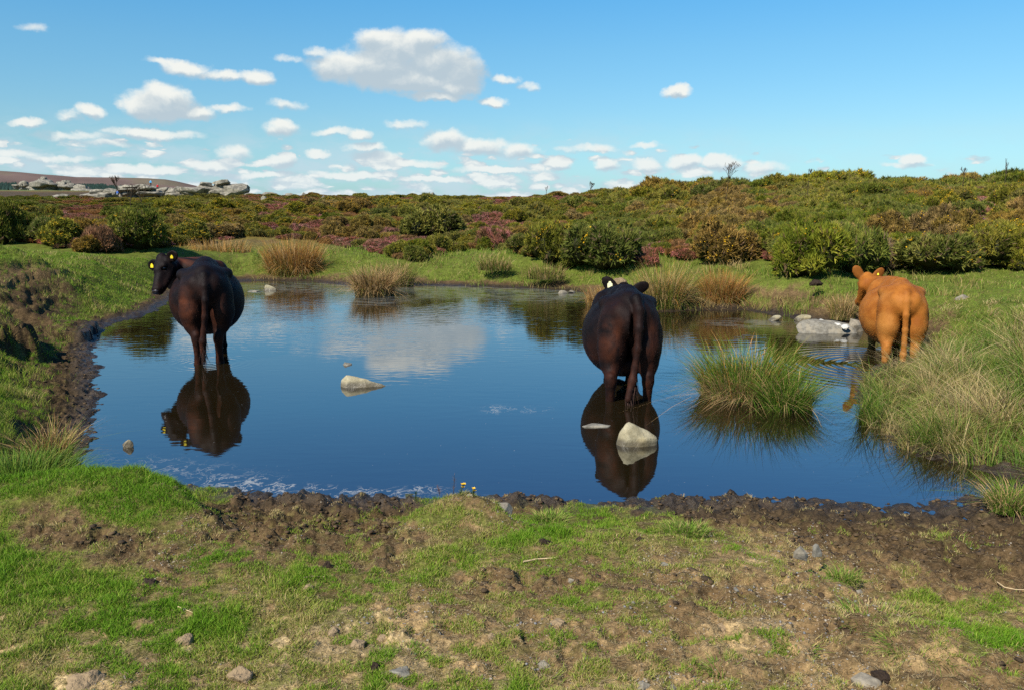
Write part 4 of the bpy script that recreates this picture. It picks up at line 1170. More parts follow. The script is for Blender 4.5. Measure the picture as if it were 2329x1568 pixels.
def tussock(name, label, u, v, z, rx, ry, N, Lr, mix, cat="tussock", group=None, width=.005, spread=.75, drop=.35, seed=1, centre=None, dead_front=0.0, inner=.7):
    """arching stems fanning out of an oval base. mix = list of (share, colour)"""
    g = np.random.default_rng(seed)
    p = at(u, v, z) if centre is None else np.array(centre)
    a = g.uniform(0, 2 * math.pi, N); rr = np.sqrt(g.uniform(0, 1, N)) * inner
    ox, oy = np.cos(a) * rr, np.sin(a) * rr
    bx, by = ox * rx, oy * ry
    d = np.stack([ox + g.normal(0, .28, N), oy + g.normal(0, .28, N), np.zeros(N)], 1) * spread
    L = g.uniform(Lr[0], Lr[1], N) * (1 - .22 * rr) * 1.35
    share = np.array([m[0] for m in mix]); share = share / share.sum()
    pick = g.choice(len(mix), N, p=share)
    if dead_front > 0:      # bleached, broken stems low on the side facing the open water
        f = (oy < -.15) & (ox < .1) & (g.uniform(0, 1, N) < dead_front); pick[f] = len(mix) - 1; L[f] *= .65; d[f, :2] *= 1.5
    col = np.array([m[1] for m in mix])[pick] * g.uniform(.65, 1.35, (N, 1))
    dist = math.hypot(p[0], p[1])
    wd = np.full(N, max(width, dist * .00048)) * g.uniform(.7, 1.3, N)
    bz = np.zeros(N)
    broken = g.uniform(0, 1, N) < .24
    d[broken] *= g.uniform(1.2, 2.6, (broken.sum(), 1)); 
    dr = np.where(broken, g.uniform(.6, 1.0, N), drop * g.uniform(.4, 1.5, N)) 
    base = np.stack([bx, by, bz - .03], 1)
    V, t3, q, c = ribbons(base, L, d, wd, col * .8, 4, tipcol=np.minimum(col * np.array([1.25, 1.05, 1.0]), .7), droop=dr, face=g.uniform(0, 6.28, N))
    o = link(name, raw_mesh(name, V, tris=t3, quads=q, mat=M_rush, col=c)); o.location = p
    tag(o, label, cat, group)
    return o
GRN, GRN2, OLV, STR, GLD, BRN, RST = (.075, .150, .014), (.125, .200, .025), (.165, .165, .035), (.40, .29, .13), (.38, .225, .055), (.22, .130, .045), (.30, .14, .040)
RG = "rush tussocks around the pond"
isl = at(1705, 905, 0)
tussock("rush_tussock", "big green rush clump standing alone in the water between the dark and tan cows", 0, 0, 0, .50, .42, 3600, (.40, .74), [(6, GRN), (2.5, GRN2), (1.2, OLV), (1, GLD), (1.0, STR)],
        group=RG, width=.006, spread=.62, seed=11, centre=(isl[0], isl[1] + .12, 0), dead_front=.65, inner=.95)
tussock("rush_tussock", "dark green rush clump at the front right of the island clump", 1790, 928, 0, .26, .20, 1300, (.30, .52), [(5, GRN), (2, GRN2), (1, STR)], group=RG, spread=.70, seed=12, width=.006, inner=.9)
tussock("rush_tussock", "tall golden clump on the far shore right of the left cow", 668, 628, .06, 1.0, .6, 3600, (.7, 1.30), [(5, GLD), (3, STR), (2, RST), (1, OLV)], group=RG, spread=.42, seed=13, dead_front=.4)
tussock("rush_tussock", "bleached straw clump standing in the far water", 852, 672, 0, .62, .5, 1700, (.45, .85), [(5, STR), (2, BRN), (2, OLV), (1.5, STR)], group=RG, spread=.62, seed=14, width=.012)
tussock("rush_tussock", "thin green and straw clump leaning right behind the straw clump", 905, 650, .02, .55, .4, 700, (.5, .95), [(3, OLV), (2, STR), (1, GRN2)], group=RG, spread=.65, seed=15)
tussock("rush_tussock", "pale golden grass on the far bank above the left cow", 500, 588, .45, 1.3, .6, 2000, (.35, .75), [(4, STR), (4, GLD), (1, OLV)], group=RG, spread=.35, seed=16)
tussock("rush_tussock", "straw grass left of the golden far clump", 400, 590, .5, .9, .5, 1100, (.3, .6), [(4, GLD), (3, OLV), (1, STR)], group=RG, spread=.35, seed=17)
tussock("rush_tussock", "tall pale clump behind the black cow", 1512, 700, .02, .62, .5, 2600, (.55, 1.05), [(4, STR), (2, GLD), (3, OLV), (2, GRN)], group=RG, spread=.50, seed=18, dead_front=.3)
tussock("rush_tussock", "reddish brown clump right of the tall pale clump", 1640, 694, .03, .55, .4, 2200, (.5, .90), [(4, RST), (3, GLD), (2, OLV), (1, STR)], group=RG, spread=.45, seed=19)
tussock("rush_tussock", "faded grass clump at the waterline left of the tan cow", 1915, 722, .10, .30, .25, 800, (.3, .55), [(4, STR), (3, OLV), (1, BRN)], group=RG, spread=.5, seed=20)
tussock("rush_tussock", "brown grass clump on the bank left of the pale clump", 1372, 690, .03, .5, .35, 1000, (.25, .50), [(3, BRN), (3, STR), (2, GLD)], group=RG, spread=.5, seed=21)
tussock("rush_tussock", "long straw grass hanging from the near left bank into the mud", 112, 1040, .18, .16, .30, 800, (.16, .34), [(3, STR), (3, BRN), (2, OLV), (2, GRN2)], group=RG, spread=.8, seed=22)
tussock("grass_tussock", "dark green grass tussock at the lower left corner of the water", 40, 1085, .32, .35, .35, 2400, (.10, .20), [(5, (.07, .15, .012)), (3, GRN2), (1, OLV)], group=RG, spread=.8, seed=23, inner=1.0)
tussock("grass_tussock", "green tussock on the mud at the right edge of the water", 2305, 1150, .07, .22, .18, 1000, (.10, .24), [(4, GRN2), (2, GRN), (3, STR)], group=RG, spread=.9, seed=24)
tussock("rush_tussock", "small olive clump on the far bank in the middle", 1240, 632, .25, .7, .4, 900, (.25, .5), [(3, OLV), (2, GRN2), (2, STR)], group=RG, spread=.5, seed=25)
tussock("grass_tussock", "green swamp grass below the hummock on the far shore", 1125, 612, .40, .6, .4, 900, (.25, .45), [(3, OLV), (2, STR), (2, GRN)], group=RG, spread=.5, seed=26)
# dead straw and grass litter lying flat on the worn ground
x, y = polar(90000, 2.0, 6, -37, 37)
z, sd, wf, g, t, c = ground(x, y)
kp = (wf > .5) & (sd > .3) & (rng.uniform(0, 1, len(x)) < sst(.0, .4, t) * .9 + .1)
x, y, z = x[kp], y[kp], z[kp]; n = len(x); an = rng.uniform(0, 6.283, n)
dr_ = np.stack([np.cos(an), np.sin(an), rng.normal(0, .12, n)], 1)
cc = np.where(rng.uniform(0, 1, (n, 1)) < .6, np.array([.42, .32, .16]), np.array([.20, .13, .06])) * rng.uniform(.6, 1.3, (n, 1))
v, t3, q, c = ribbons(np.stack([x, y, z + .004], 1), rng.uniform(.008, .035, n), rng.normal(0, .3, (n, 3)) * np.array([1, 1, .2]), rng.uniform(.0012, .0024, n), cc, 2, up=dr_, face=an + 1.57)
o = link("straw_litter", raw_mesh("straw_litter", v, tris=t3, quads=q, mat=M_grass, col=c)); tag(o, "dead straw bits littering the worn ground", None, None, "stuff")
# coarse tufts in the near turf
TG = "coarse tufts in the near turf"
CT = ((.115, .215, .022), (.20, .27, .05), (.34, .29, .11))
for i, (u, v, r_, N, lb) in enumerate(((925, 1488, .055, 260, "spiky blue green tuft near the bottom centre left"), (1225, 1538, .075, 420, "widest spiky tuft at the bottom centre"), (1815, 1468, .06, 260, "bright tuft on bare earth right of centre"),
        (1395, 1258, .10, 500, "pale spreading tuft at the right end of the stick"), (1470, 1372, .06, 200, "green tuft in dry turf below the stick"), (2180, 1232, .12, 700, "vivid green patch alone in the right mud"), (1640, 1512, .05, 160, "thin tuft in the lower right turf"),
        (2110, 1455, .16, 1100, "lush green strip along the top of the earth mound"), (2290, 1490, .14, 900, "broad bladed tuft at the right edge"), (1990, 1395, .14, 800, "green strip running down from the sandy patch"), (760, 1390, .07, 240, "tuft beside the tan clods, left of centre"),
        (1250, 1170, .09, 500, "bright tuft on the crest of the near bank"), (1560, 1195, .12, 700, "grey green tufts on the crest above the mud"), (1920, 1300, .07, 260, "small tuft at the sandy edge of the mud"), (1880, 1350, .05, 120, "little leafy tuft on the sandy patch"))):
    p = at(u, v, .30); z0 = gz(p[0], p[1]); p = at(u, v, z0)
    tussock("grass_tuft", lb, u, v, z0, r_ * 1.3, r_, N, (.03, .065), [(5, CT[0]), (3, CT[1]), (1.5, CT[2])], "grass tuft", TG, .0042, .85, .4, 200 + i, inner=.9)

# rush bed on the right bank: stems beyond counting
RB = np.array([at(u, v, z)[:2] for u, v, z in ((1955,880,0),(1972,850,.1),(2090,800,.25),(2130,700,.40),(2240,680,.45),(2420,690,.5),(2700,800,.5),(2600,1100,.3),(2345,1085,.0),(2220,1062,0),(2120,1035,0),(2040,1000,0),(1985,952,0))])
x, y = polar(230000, 4.8, 15, 8, 45)
rsd = poly_sd(x, y, RB) + fbm(x, y, .5, 3, 411) * .15
cl = fbm(x, y, .45, 3, 412)
keep = (rsd < .05) & (rng.uniform(0, 1, len(x)) < sst(-.35, .25, cl) * .8 + .2)
x, y, cl, rsd = x[keep], y[keep], cl[keep], rsd[keep]
z, sd, wf, g, t, c = ground(x, y); n = len(x)
gx_ = (fbm(x + .05, y, .45, 3, 412) - fbm(x - .05, y, .45, 3, 412)) / .1; gy_ = (fbm(x, y + .05, .45, 3, 412) - fbm(x, y - .05, .45, 3, 412)) / .1
lean = np.stack([-gx_ * .16, -gy_ * .16, np.zeros(n)], 1) + rng.normal(0, .28, (n, 3)) * np.where(rng.uniform(0, 1, (n, 1)) < .35, 2.4, 1.1); lean[:, 2] = 0
lean[:, 0] -= .25 * sst(-.4, .0, rsd)
L = (.14 + .26 * sst(-.3, .4, cl)) * rng.uniform(.5, 1.4, n) * np.clip(sst(14, 8, y), .25, 1)
hue = np.clip(.66 + 1.0 * fbm(x, y, .55, 3, 413) + rng.normal(0, .30, n), 0, 1)
col = pal(hue, [(0, (.070, .140, .012)), (.4, (.125, .190, .022)), (.62, (.19, .18, .040)), (.85, (.31, .22, .075)), (1, (.42, .31, .14))]) * rng.uniform(.6, 1.35, (n, 1))
wd = np.maximum(.0045, np.hypot(x, y) * .00050) * rng.uniform(.7, 1.3, n)
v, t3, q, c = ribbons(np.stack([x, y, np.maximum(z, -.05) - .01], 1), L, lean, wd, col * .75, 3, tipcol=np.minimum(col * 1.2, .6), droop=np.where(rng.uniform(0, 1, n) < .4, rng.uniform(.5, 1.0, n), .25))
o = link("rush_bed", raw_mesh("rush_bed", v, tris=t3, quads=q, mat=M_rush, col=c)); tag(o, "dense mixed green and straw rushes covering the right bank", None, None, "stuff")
print('rush bed', n)
# rank grass fringing the far shore
x, y = polar(90000, 12, 26, -20, 34)
z, sd, wf, g, t, c = ground(x, y); cl = fbm(x, y, .9, 3, 421)
keep = (sd > -.05) & (sd < 3.5) & (y > 13) & (rng.uniform(0, 1, len(x)) < sst(.0, .45, cl + .25 * sst(1.4, .2, sd)) * .75) & (poly_sd(x, y, RB) > .2)
x, y, z, cl, sd = x[keep], y[keep], z[keep], cl[keep], sd[keep]; n = len(x)
lean = rng.normal(0, .4, (n, 3)); lean[:, 2] = 0
hue = np.clip(.5 + .6 * fbm(x, y, 1.6, 3, 422) + rng.normal(0, .2, n), 0, 1)
col = pal(hue, [(0, (.085, .170, .014)), (.4, (.16, .21, .025)), (.7, (.28, .21, .065)), (1, (.40, .28, .11))]) * rng.uniform(.65, 1.3, (n, 1))
v, t3, q, c = ribbons(np.stack([x, y, z - .01], 1), (.12 + .16 * sst(0, .5, cl)) * rng.uniform(.6, 1.3, n), lean, np.hypot(x, y) * .0006, col * .8, 2, tipcol=col * 1.15, droop=.3)
o = link("rank_grass", raw_mesh("rank_grass", v, tris=t3, quads=q, mat=M_rush, col=c)); tag(o, "straw and green rank grass tufts along the far waterline", None, None, "stuff")

# ------------------------------------------------------------------ gorse and heather
M_leaf = attr_mat("gorse_leaf", .65, .08, trans=.12, objvar=.38)
M_heath = attr_mat("heather_leaf", .75, .04, trans=.1, objvar=.5)
M_flower = attr_mat("gorse_flower", .6, .2, trans=.2)
M_twig = simple_mat("twig", (.060, .042, .026), .9, .1, .01, 30, .4, 15)
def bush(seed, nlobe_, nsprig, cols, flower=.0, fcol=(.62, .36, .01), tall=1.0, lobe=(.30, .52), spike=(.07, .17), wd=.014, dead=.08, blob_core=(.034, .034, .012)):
    """returns foliage (v,t,c), blossom (v,t,c), stems (v,q) for a bush about 2 m across and `tall` m high"""
    g = np.random.default_rng(seed); nlobe = int(nlobe_ * 1.7); lobe = (lobe[0] * .62, lobe[1] * .95)
    a = g.uniform(0, 2 * math.pi, nlobe); r = np.sqrt(g.uniform(0, 1, nlobe)) * .72
    cz = g.uniform(.25, .72, nlobe) * tall * (1 - .45 * r ** 2)
    C_ = np.stack([np.cos(a) * r, np.sin(a) * r, cz], 1); Rl = g.uniform(lobe[0], lobe[1], nlobe) * (1.05 - .3 * r)
    C_ = np.concatenate([C_, [[0, 0, .35 * tall]]]); Rl = np.concatenate([Rl, [.50]])
    n = nsprig * 3
    li = g.choice(len(Rl), n, p=Rl ** 2 / (Rl ** 2).sum())
    d = g.normal(0, 1, (n, 3)); d /= np.linalg.norm(d, axis=1)[:, None]; d[:, 2] = np.where(d[:, 2] < -.35, -d[:, 2], d[:, 2])
    wob = fbm(d[:, 0] * 2 + li * 3.7, d[:, 1] * 2 + d[:, 2] * 1.7, .7, 3, seed)
    P = C_[li] + d * (Rl[li] * (1 + .38 * wob))[:, None] * np.array([1, 1, tall ** .5])
    q = P[:, None] - C_[None]; inside = (np.linalg.norm(q / np.array([1, 1, tall ** .5]), axis=2) < Rl[None] * .86).any(1)
    ok = (~inside) & (P[:, 2] > .0)
    P, d = P[ok][:nsprig], d[ok][:nsprig]; n = len(P)
    dirn = d + np.array([0, 0, .45]) + g.normal(0, .45, (n, 3)); dirn /= np.linalg.norm(dirn, axis=1)[:, None]
    tone = np.clip(.5 + .75 * fbm(P[:, 0] * 1.0 + seed, P[:, 1] + P[:, 2] * .7, .35, 3, seed + 3) + g.normal(0, .16, n), 0, 1)
    col = lerp3(tone, cols) * g.uniform(.7, 1.3, (n, 1))
    dd = g.uniform(0, 1, n) < dead; col[dd] = np.array([.15, .095, .05]) * g.uniform(.6, 1.3, (dd.sum(), 1))
    V = []; F_ = []; CC = []
    # each sprig: three short spiky leaves fanning from one point
    for k in range(3):
        dk = dirn + g.normal(0, .38, (n, 3)); dk /= np.linalg.norm(dk, axis=1)[:, None]
        L = g.uniform(spike[0], spike[1], n)[:, None]
        s = np.cross(dk, g.normal(0, 1, (n, 3))); s /= np.linalg.norm(s, axis=1)[:, None]
        b0 = P - dk * L * .35
        tri = np.stack([b0 - s * wd, b0 + s * wd, P + dk * L * .2 + s * wd * .9, P + dk * L, P + dk * L * .2 - s * wd * .9], 1)
        V.append(tri); CC.append(np.stack([col * .8, col * .8, col, col * 1.15, col], 1))
    V = np.stack(V, 1).reshape(-1, 3); CC = np.stack(CC, 1).reshape(-1, 3)
    m = len(V) // 5; o5 = (np.arange(m) * 5)[:, None]
    T_ = np.concatenate([o5 + np.array([[0, 1, 2]]), o5 + np.array([[0, 2, 4]]), o5 + np.array([[4, 2, 3]])])
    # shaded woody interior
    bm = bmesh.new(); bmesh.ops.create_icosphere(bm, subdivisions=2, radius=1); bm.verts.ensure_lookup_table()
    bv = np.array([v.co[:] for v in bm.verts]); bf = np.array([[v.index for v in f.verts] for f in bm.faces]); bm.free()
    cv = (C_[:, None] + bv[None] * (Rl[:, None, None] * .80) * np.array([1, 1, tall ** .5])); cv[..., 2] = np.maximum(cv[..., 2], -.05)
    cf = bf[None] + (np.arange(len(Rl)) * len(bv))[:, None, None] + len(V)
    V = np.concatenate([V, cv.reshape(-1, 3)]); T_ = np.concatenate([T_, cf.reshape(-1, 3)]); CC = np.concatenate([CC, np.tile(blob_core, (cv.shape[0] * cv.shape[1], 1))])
    fol = (V, T_, CC)
    flo = None
    if flower > 0:
        fm = fbm(P[:, 0] + seed * 2, P[:, 1] + P[:, 2], .4, 3, seed + 9) + g.normal(0, .12, n)
        sel = np.argsort(-fm)[:int(n * flower)]
        c = P[sel] + dirn[sel] * .10; k = len(sel); sz = g.uniform(.014, .030, k)[:, None]
        fv = []
        for e in range(2):
            s1_ = g.normal(0, 1, (k, 3)); s1_ /= np.linalg.norm(s1_, axis=1)[:, None]; s2_ = np.cross(s1_, dirn[sel]); s2_ /= np.linalg.norm(s2_, axis=1)[:, None] + 1e-6
            fv.append(np.stack([c - s1_ * sz, c - s2_ * sz * .7, c + s1_ * sz, c + s2_ * sz * .7], 1))
        fv = np.stack(fv, 1).reshape(-1, 3); m4 = (np.arange(len(fv) // 4) * 4)[:, None]
        ft = np.concatenate([m4 + np.array([[0, 1, 2]]), m4 + np.array([[0, 2, 3]])])
        flo = (fv, ft, np.repeat(np.array([fcol]) * g.uniform(.7, 1.2, (k, 1)), 8, axis=0))
    # crooked stems
    sv = []; sq = []
    for i in range(7):
        a0 = g.uniform(0, 6.28); p = np.array([math.cos(a0) * .12, math.sin(a0) * .12, -.05]); dr_ = np.array([math.cos(a0) * .6, math.sin(a0) * .6, 1.0])
        prev = None
        for k in range(5):
            rad_ = .035 * (1 - k / 6)
            ring = [len(sv) + j for j in range(4)]
            for j in range(4): sv.append(p + rad_ * np.array([math.cos(j * 1.57), math.sin(j * 1.57), 0]))
            if prev:
                for j in range(4): sq.append((prev[j], prev[(j + 1) % 4], ring[(j + 1) % 4], ring[j]))
            prev = ring; dr_ = dr_ + g.normal(0, .35, 3); dr_[2] = abs(dr_[2]) + .2; p = p + dr_ / np.linalg.norm(dr_) * .16 * tall
    return fol, flo, (np.array(sv), np.array(sq))
G_DARK = [(0, (.060, .076, .011)), (.5, (.122, .138, .019)), (1, (.23, .215, .036))]
G_MID = [(0, (.078, .084, .012)), (.5, (.172, .164, .024)), (1, (.30, .25, .040))]
G_OLV = [(0, (.105, .074, .020)), (.5, (.22, .148, .038)), (1, (.35, .225, .062))]
H_PINK = [(0, (.10, .070, .030)), (.4, (.21, .105, .055)), (.75, (.36, .14, .10)), (1, (.46, .18, .16))]
H_PURP = [(0, (.09, .075, .035)), (.45, (.18, .10, .075)), (.8, (.33, .10, .17)), (1, (.46, .13, .28))]
H_BRN = [(0, (.105, .064, .022)), (.5, (.235, .120, .044)), (1, (.36, .19, .072))]
D_BRN = [(0, (.12, .078, .045)), (.5, (.21, .145, .088)), (1, (.31, .22, .145))]
PROTO = {
 'gorse_dark': [bush(1, 9, 4200, G_DARK, .012), bush(2, 12, 4200, G_DARK, .02, lobe=(.24, .45))],
 'gorse': [bush(3, 11, 4200, G_MID, .03), bush(4, 9, 4200, G_MID, .05)],
 'gorse_olive': [bush(5, 10, 3800, G_OLV, .04), bush(6, 12, 3800, G_OLV, .02, lobe=(.22, .42))],
 'gorse_yellow': [bush(7, 10, 3800, G_MID, .20, fcol=(.60, .36, .012)), bush(8, 11, 3800, G_OLV, .16, fcol=(.55, .30, .015))],
 'heather_pink': [bush(9, 13, 3600, H_PINK, 0, tall=.6, spike=(.06, .13), wd=.010, lobe=(.22, .4)), bush(10, 12, 3600, H_PINK, 0, tall=.7, spike=(.06, .13), wd=.010)],
 'heather_purple': [bush(11, 13, 3600, H_PURP, 0, tall=.6, spike=(.06, .13), wd=.010, lobe=(.22, .4))],
 'bracken': [bush(12, 13, 3200, H_BRN, 0, tall=.55, spike=(.08, .2), wd=.014), bush(13, 13, 3200, H_BRN, 0, tall=.6, spike=(.08, .2), wd=.012)],
 'dead': [bush(14, 10, 3600, D_BRN, 0, dead=.3, blob_core=(.05, .035, .02))],
}
KINDS_ = list(PROTO)
lib = bpy.data.collections.new("bush_kinds")       # sources for the scattered cover only
flat = []; parts = {}
for ki, kn in enumerate(KINDS_):
    parts[kn] = []
    for vi, (fol, flo, stm) in enumerate(PROTO[kn]):
        heath = kn[0] in 'hb'
        lm = M_heath if heath else M_leaf
        V, T_, C3 = fol
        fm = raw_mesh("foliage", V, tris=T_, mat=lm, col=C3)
        bmh = raw_mesh("blossom", flo[0], tris=flo[1], mat=M_flower, col=flo[2]) if flo else None
        sm = raw_mesh("stem", stm[0], quads=stm[1], mat=M_twig)
        parts[kn].append((fm, bmh, sm))
        if flo:
            V2 = np.concatenate([V, flo[0]]); T2 = np.concatenate([T_, flo[1] + len(V)]); C2 = np.concatenate([C3, flo[2]])
            mi = np.concatenate([np.zeros(len(T_)), np.ones(len(flo[1]))])
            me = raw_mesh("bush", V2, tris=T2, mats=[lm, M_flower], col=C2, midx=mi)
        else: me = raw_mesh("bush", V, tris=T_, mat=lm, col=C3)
        ob = bpy.data.objects.new("k%02d" % len(flat), me); lib.objects.link(ob); flat.append((ki, vi))
fidx = {}
for i, (ki, vi) in enumerate(flat): fidx.setdefault(KINDS_[ki], []).append(i)

def gn_scatter(name, label, P, rz, sc, idx_):
    me = bpy.data.meshes.new(name); n = len(P)
    me.vertices.add(n); me.vertices.foreach_set('co', np.asarray(P, dtype=np.float32).ravel())
    a = me.attributes.new('rot', 'FLOAT_VECTOR', 'POINT'); a.data.foreach_set('vector', np.asarray(rz, dtype=np.float32).ravel())
    a = me.attributes.new('scl', 'FLOAT_VECTOR', 'POINT'); a.data.foreach_set('vector', np.asarray(sc, dtype=np.float32).ravel())
    a = me.attributes.new('idx', 'INT', 'POINT'); a.data.foreach_set('value', np.asarray(idx_, dtype=np.int32))
    o = link(name, me)
    t = bpy.data.node_groups.new("scatter", 'GeometryNodeTree')
    t.interface.new_socket(name="Geometry", in_out='INPUT', socket_type='NodeSocketGeometry')
    t.interface.new_socket(name="Geometry", in_out='OUTPUT', socket_type='NodeSocketGeometry')
    N_ = t.nodes; i = N_.new('NodeGroupInput'); q = N_.new('NodeGroupOutput'); ip = N_.new('GeometryNodeInstanceOnPoints')
    ci = N_.new('GeometryNodeCollectionInfo'); ci.inputs['Collection'].default_value = lib; ci.inputs['Separate Children'].default_value = True; ci.inputs['Reset Children'].default_value = True
    def na(nm, ty):
        k = N_.new('GeometryNodeInputNamedAttribute'); k.data_type = ty; k.inputs['Name'].default_value = nm; return k.outputs[0]
    t.links.new(i.outputs[0], ip.inputs['Points']); t.links.new(ci.outputs[0], ip.inputs['Instance'])
    ip.inputs['Pick Instance'].default_value = True
    t.links.new(na('idx', 'INT'), ip.inputs['Instance Index']); t.links.new(na('rot', 'FLOAT_VECTOR'), ip.inputs['Rotation']); t.links.new(na('scl', 'FLOAT_VECTOR'), ip.inputs['Scale'])
    t.links.new(ip.outputs[0], q.inputs[0])
    md = o.modifiers.new("scatter", 'NODES'); md.node_group = t
    tag(o, label, None, None, "stuff"); return o
FOOT = np.array([(-300,545),(0,548),(60,556),(120,566),(200,578),(330,572),(450,556),(600,545),(760,560),(860,585),(960,600),(1000,585),(1060,575),(1180,575),(1210,602),(1300,613),(1420,608),(1500,596),(1640,596),(1740,580),(1765,600),(1775,620),(1900,622),(2000,616),(2060,620),(2329,612),(2700,612)])
def in_cover(x, y, z, m=4):
    u, v = proj(x, y, z); return v < np.interp(u, FOOT[:, 0], FOOT[:, 1]) - m, u, v
PATCH = [  # photo patches that set the kind: (u, v, ru, rv, kind, weight)
 (150,515,60,26,'heather_pink',1.2),(230,525,45,35,'bracken',1.4),(310,505,70,45,'gorse_dark',1.3),(480,520,110,22,'gorse_yellow',1.4),(620,515,60,20,'heather_pink',.7),(650,490,90,10,'heather_pink',.9),
 (380,480,120,25,'gorse',1.1),(60,480,80,40,'gorse_dark',1.4),(700,500,110,20,'gorse_yellow',1.1),(810,548,26,10,'heather_purple',1.2),(1000,505,75,35,'gorse',1.6),(900,495,90,14,'gorse_yellow',.8),(760,478,90,10,'heather_pink',.8),
 (1125,535,60,30,'heather_pink',1.3),(930,570,80,20,'heather_pink',.9),(1180,465,60,15,'heather_pink',.9),(1280,470,40,18,'heather_pink',1.2),(1230,445,80,8,'bracken',1.0),(1290,575,14,14,'heather_purple',1.2),(1380,560,110,50,'gorse_dark',1.5),(1200,520,60,40,'gorse',1.2),
 (1560,420,80,22,'gorse',1.2),(1660,450,60,18,'heather_pink',1.2),(1440,480,70,30,'gorse',1.1),(1560,490,30,15,'bracken',.9),(1500,450,50,10,'heather_pink',.8),(1450,590,50,12,'heather_pink',1.0),(1650,530,120,50,'gorse_olive',1.2),(1700,590,40,12,'heather_pink',.5),
 (1840,560,90,60,'gorse_dark',1.7),(1880,470,100,40,'gorse',1.3),(1990,500,70,50,'gorse_dark',1.3),(1950,400,90,14,'gorse_dark',1.3),(1780,430,70,14,'gorse_yellow',.8),(2190,530,90,40,'heather_purple',1.0),(2210,445,30,12,'heather_purple',1.4),(2230,560,60,30,'heather_purple',.9),
 (2100,440,60,20,'heather_pink',1.0),(2300,440,50,40,'gorse_dark',1.1),(2250,500,60,30,'heather_pink',1.0),(2110,580,80,40,'gorse_dark',1.0),(2040,560,40,30,'gorse_olive',.8),(2070,400,60,8,'heather_pink',1.0),(1740,400,50,10,'bracken',.9)]
def kind_at(x, y, u, v):
    n = len(x); S = np.zeros((n, len(KINDS_)))
    K_ = {k: i for i, k in enumerate(KINDS_)}
    r = np.hypot(x, y)
    S[:, K_['gorse']] = .50 + .55 * fbm(x, y, 4.5, 3, 501)
    S[:, K_['gorse_dark']] = .42 + .55 * fbm(x, y, 3.5, 3, 502) * 1.0
    S[:, K_['gorse_olive']] = .45 + .55 * fbm(x, y, 4.0, 3, 503)
    S[:, K_['gorse_yellow']] = .28 + .55 * fbm(x, y, 3.5, 3, 504)
    S[:, K_['heather_pink']] = .60 + .60 * fbm(x, y, 4.0, 3, 505)
    S[:, K_['heather_purple']] = .16 + .5 * fbm(x, y, 2.5, 3, 506)
    S[:, K_['bracken']] = .58 + .5 * fbm(x, y, 6.0, 3, 507) + .45 * sst(32, 70, r)
    S[:, K_['dead']] = -.25 + .4 * fbm(x, y, 2.0, 3, 508)
    far = sst(40, 90, r)
    S[:, K_['gorse_dark']] -= far * .25; S[:, K_['heather_pink']] += .10 * far
    for (pu, pv, ru, rv, kn, w) in PATCH:
        S[:, K_[kn]] += w * np.exp(-(((u - pu) / ru) ** 2 + ((v + 12 - pv) / rv) ** 2))
    S += rng.normal(0, .24, S.shape)
    return S.argmax(1)
pos_l = []; 
for (N, r0, r1, gap) in ((26000, 16, 30, .44), (24000, 30, 60, .72), (16000, 60, 150, 1.25), (7000, 150, 285, 2.4)):
    x, y = polar(N, r0, r1, -40, 41); 
    order = rng.permutation(len(x)); x, y = x[order], y[order]
    cell = {}; keep = []
    for i in range(len(x)):
        k = (int(x[i] // gap), int(y[i] // gap))
        if k not in cell: cell[k] = 1; keep.append(i)
    x, y = x[keep], y[keep]
    z, sd, wf, sdw = base_height(x, y)
    ok, u, v = in_cover(x, y, z)
    ok &= (sd > 1.2)
    azd = np.degrees(np.arctan2(x, y)); r = np.hypot(x, y)
    ok &= ~((r > 84) & (r < 102) & (azd > -9) & (azd < -4))
    pos_l.append(np.stack([x, y, z, u, v], 1)[ok])
A = np.concatenate(pos_l); x, y, z, u, v = A.T; n = len(x); r = np.hypot(x, y)
kd = kind_at(x, y, u, v)
isg = np.isin(kd, [KINDS_.index(k) for k in KINDS_ if k.startswith('gorse')])
right = sst(1.5, 8, x); left = sst(-6.5, -9.0, x) * sst(32, 24, r)
size = np.where(isg, .34 + .24 * rng.uniform(0, 1, n) ** 2, .30 + .16 * rng.uniform(0, 1, n))
size = size * (1 + .45 * right * isg + .45 * left * isg) * (1 + .05 * right)
edge = np.interp(u, FOOT[:, 0], FOOT[:, 1]) - v
size *= .65 + .35 * sst(0, 20, edge)
size *= np.where(isg, .72 + .50 * sst(-.25, .45, fbm(x, y, 2.6, 2, 515)), 1.05)
size = np.minimum(size, np.where(r < 45, np.interp(r, [16, 22, 30, 45], [.75, .62, .48, .60]), 2))
size *= (1 + .9 * sst(30, 70, r)) * (1 + .5 * sst(120, 200, r))
hgt = np.where(isg, rng.uniform(.75, 1.2, n), rng.uniform(.7, 1.1, n)) * (1 - .45 * sst(34, 80, r)) * (1 + .05 * right)
vi = rng.integers(0, 100, n)
ids_ = np.array([fidx[KINDS_[k]][q % len(fidx[KINDS_[k]])] for k, q in zip(kd, vi)])
rot = np.zeros((n, 3)); rot[:, 2] = rng.uniform(0, 6.28, n)
scl = np.stack([size, size, size * hgt], 1)
print('bushes', n)
gn_scatter("heath_cover", "unbroken cover of gorse, heather and bracken on the moor", np.stack([x, y, z - .03], 1), rot, scl, ids_)

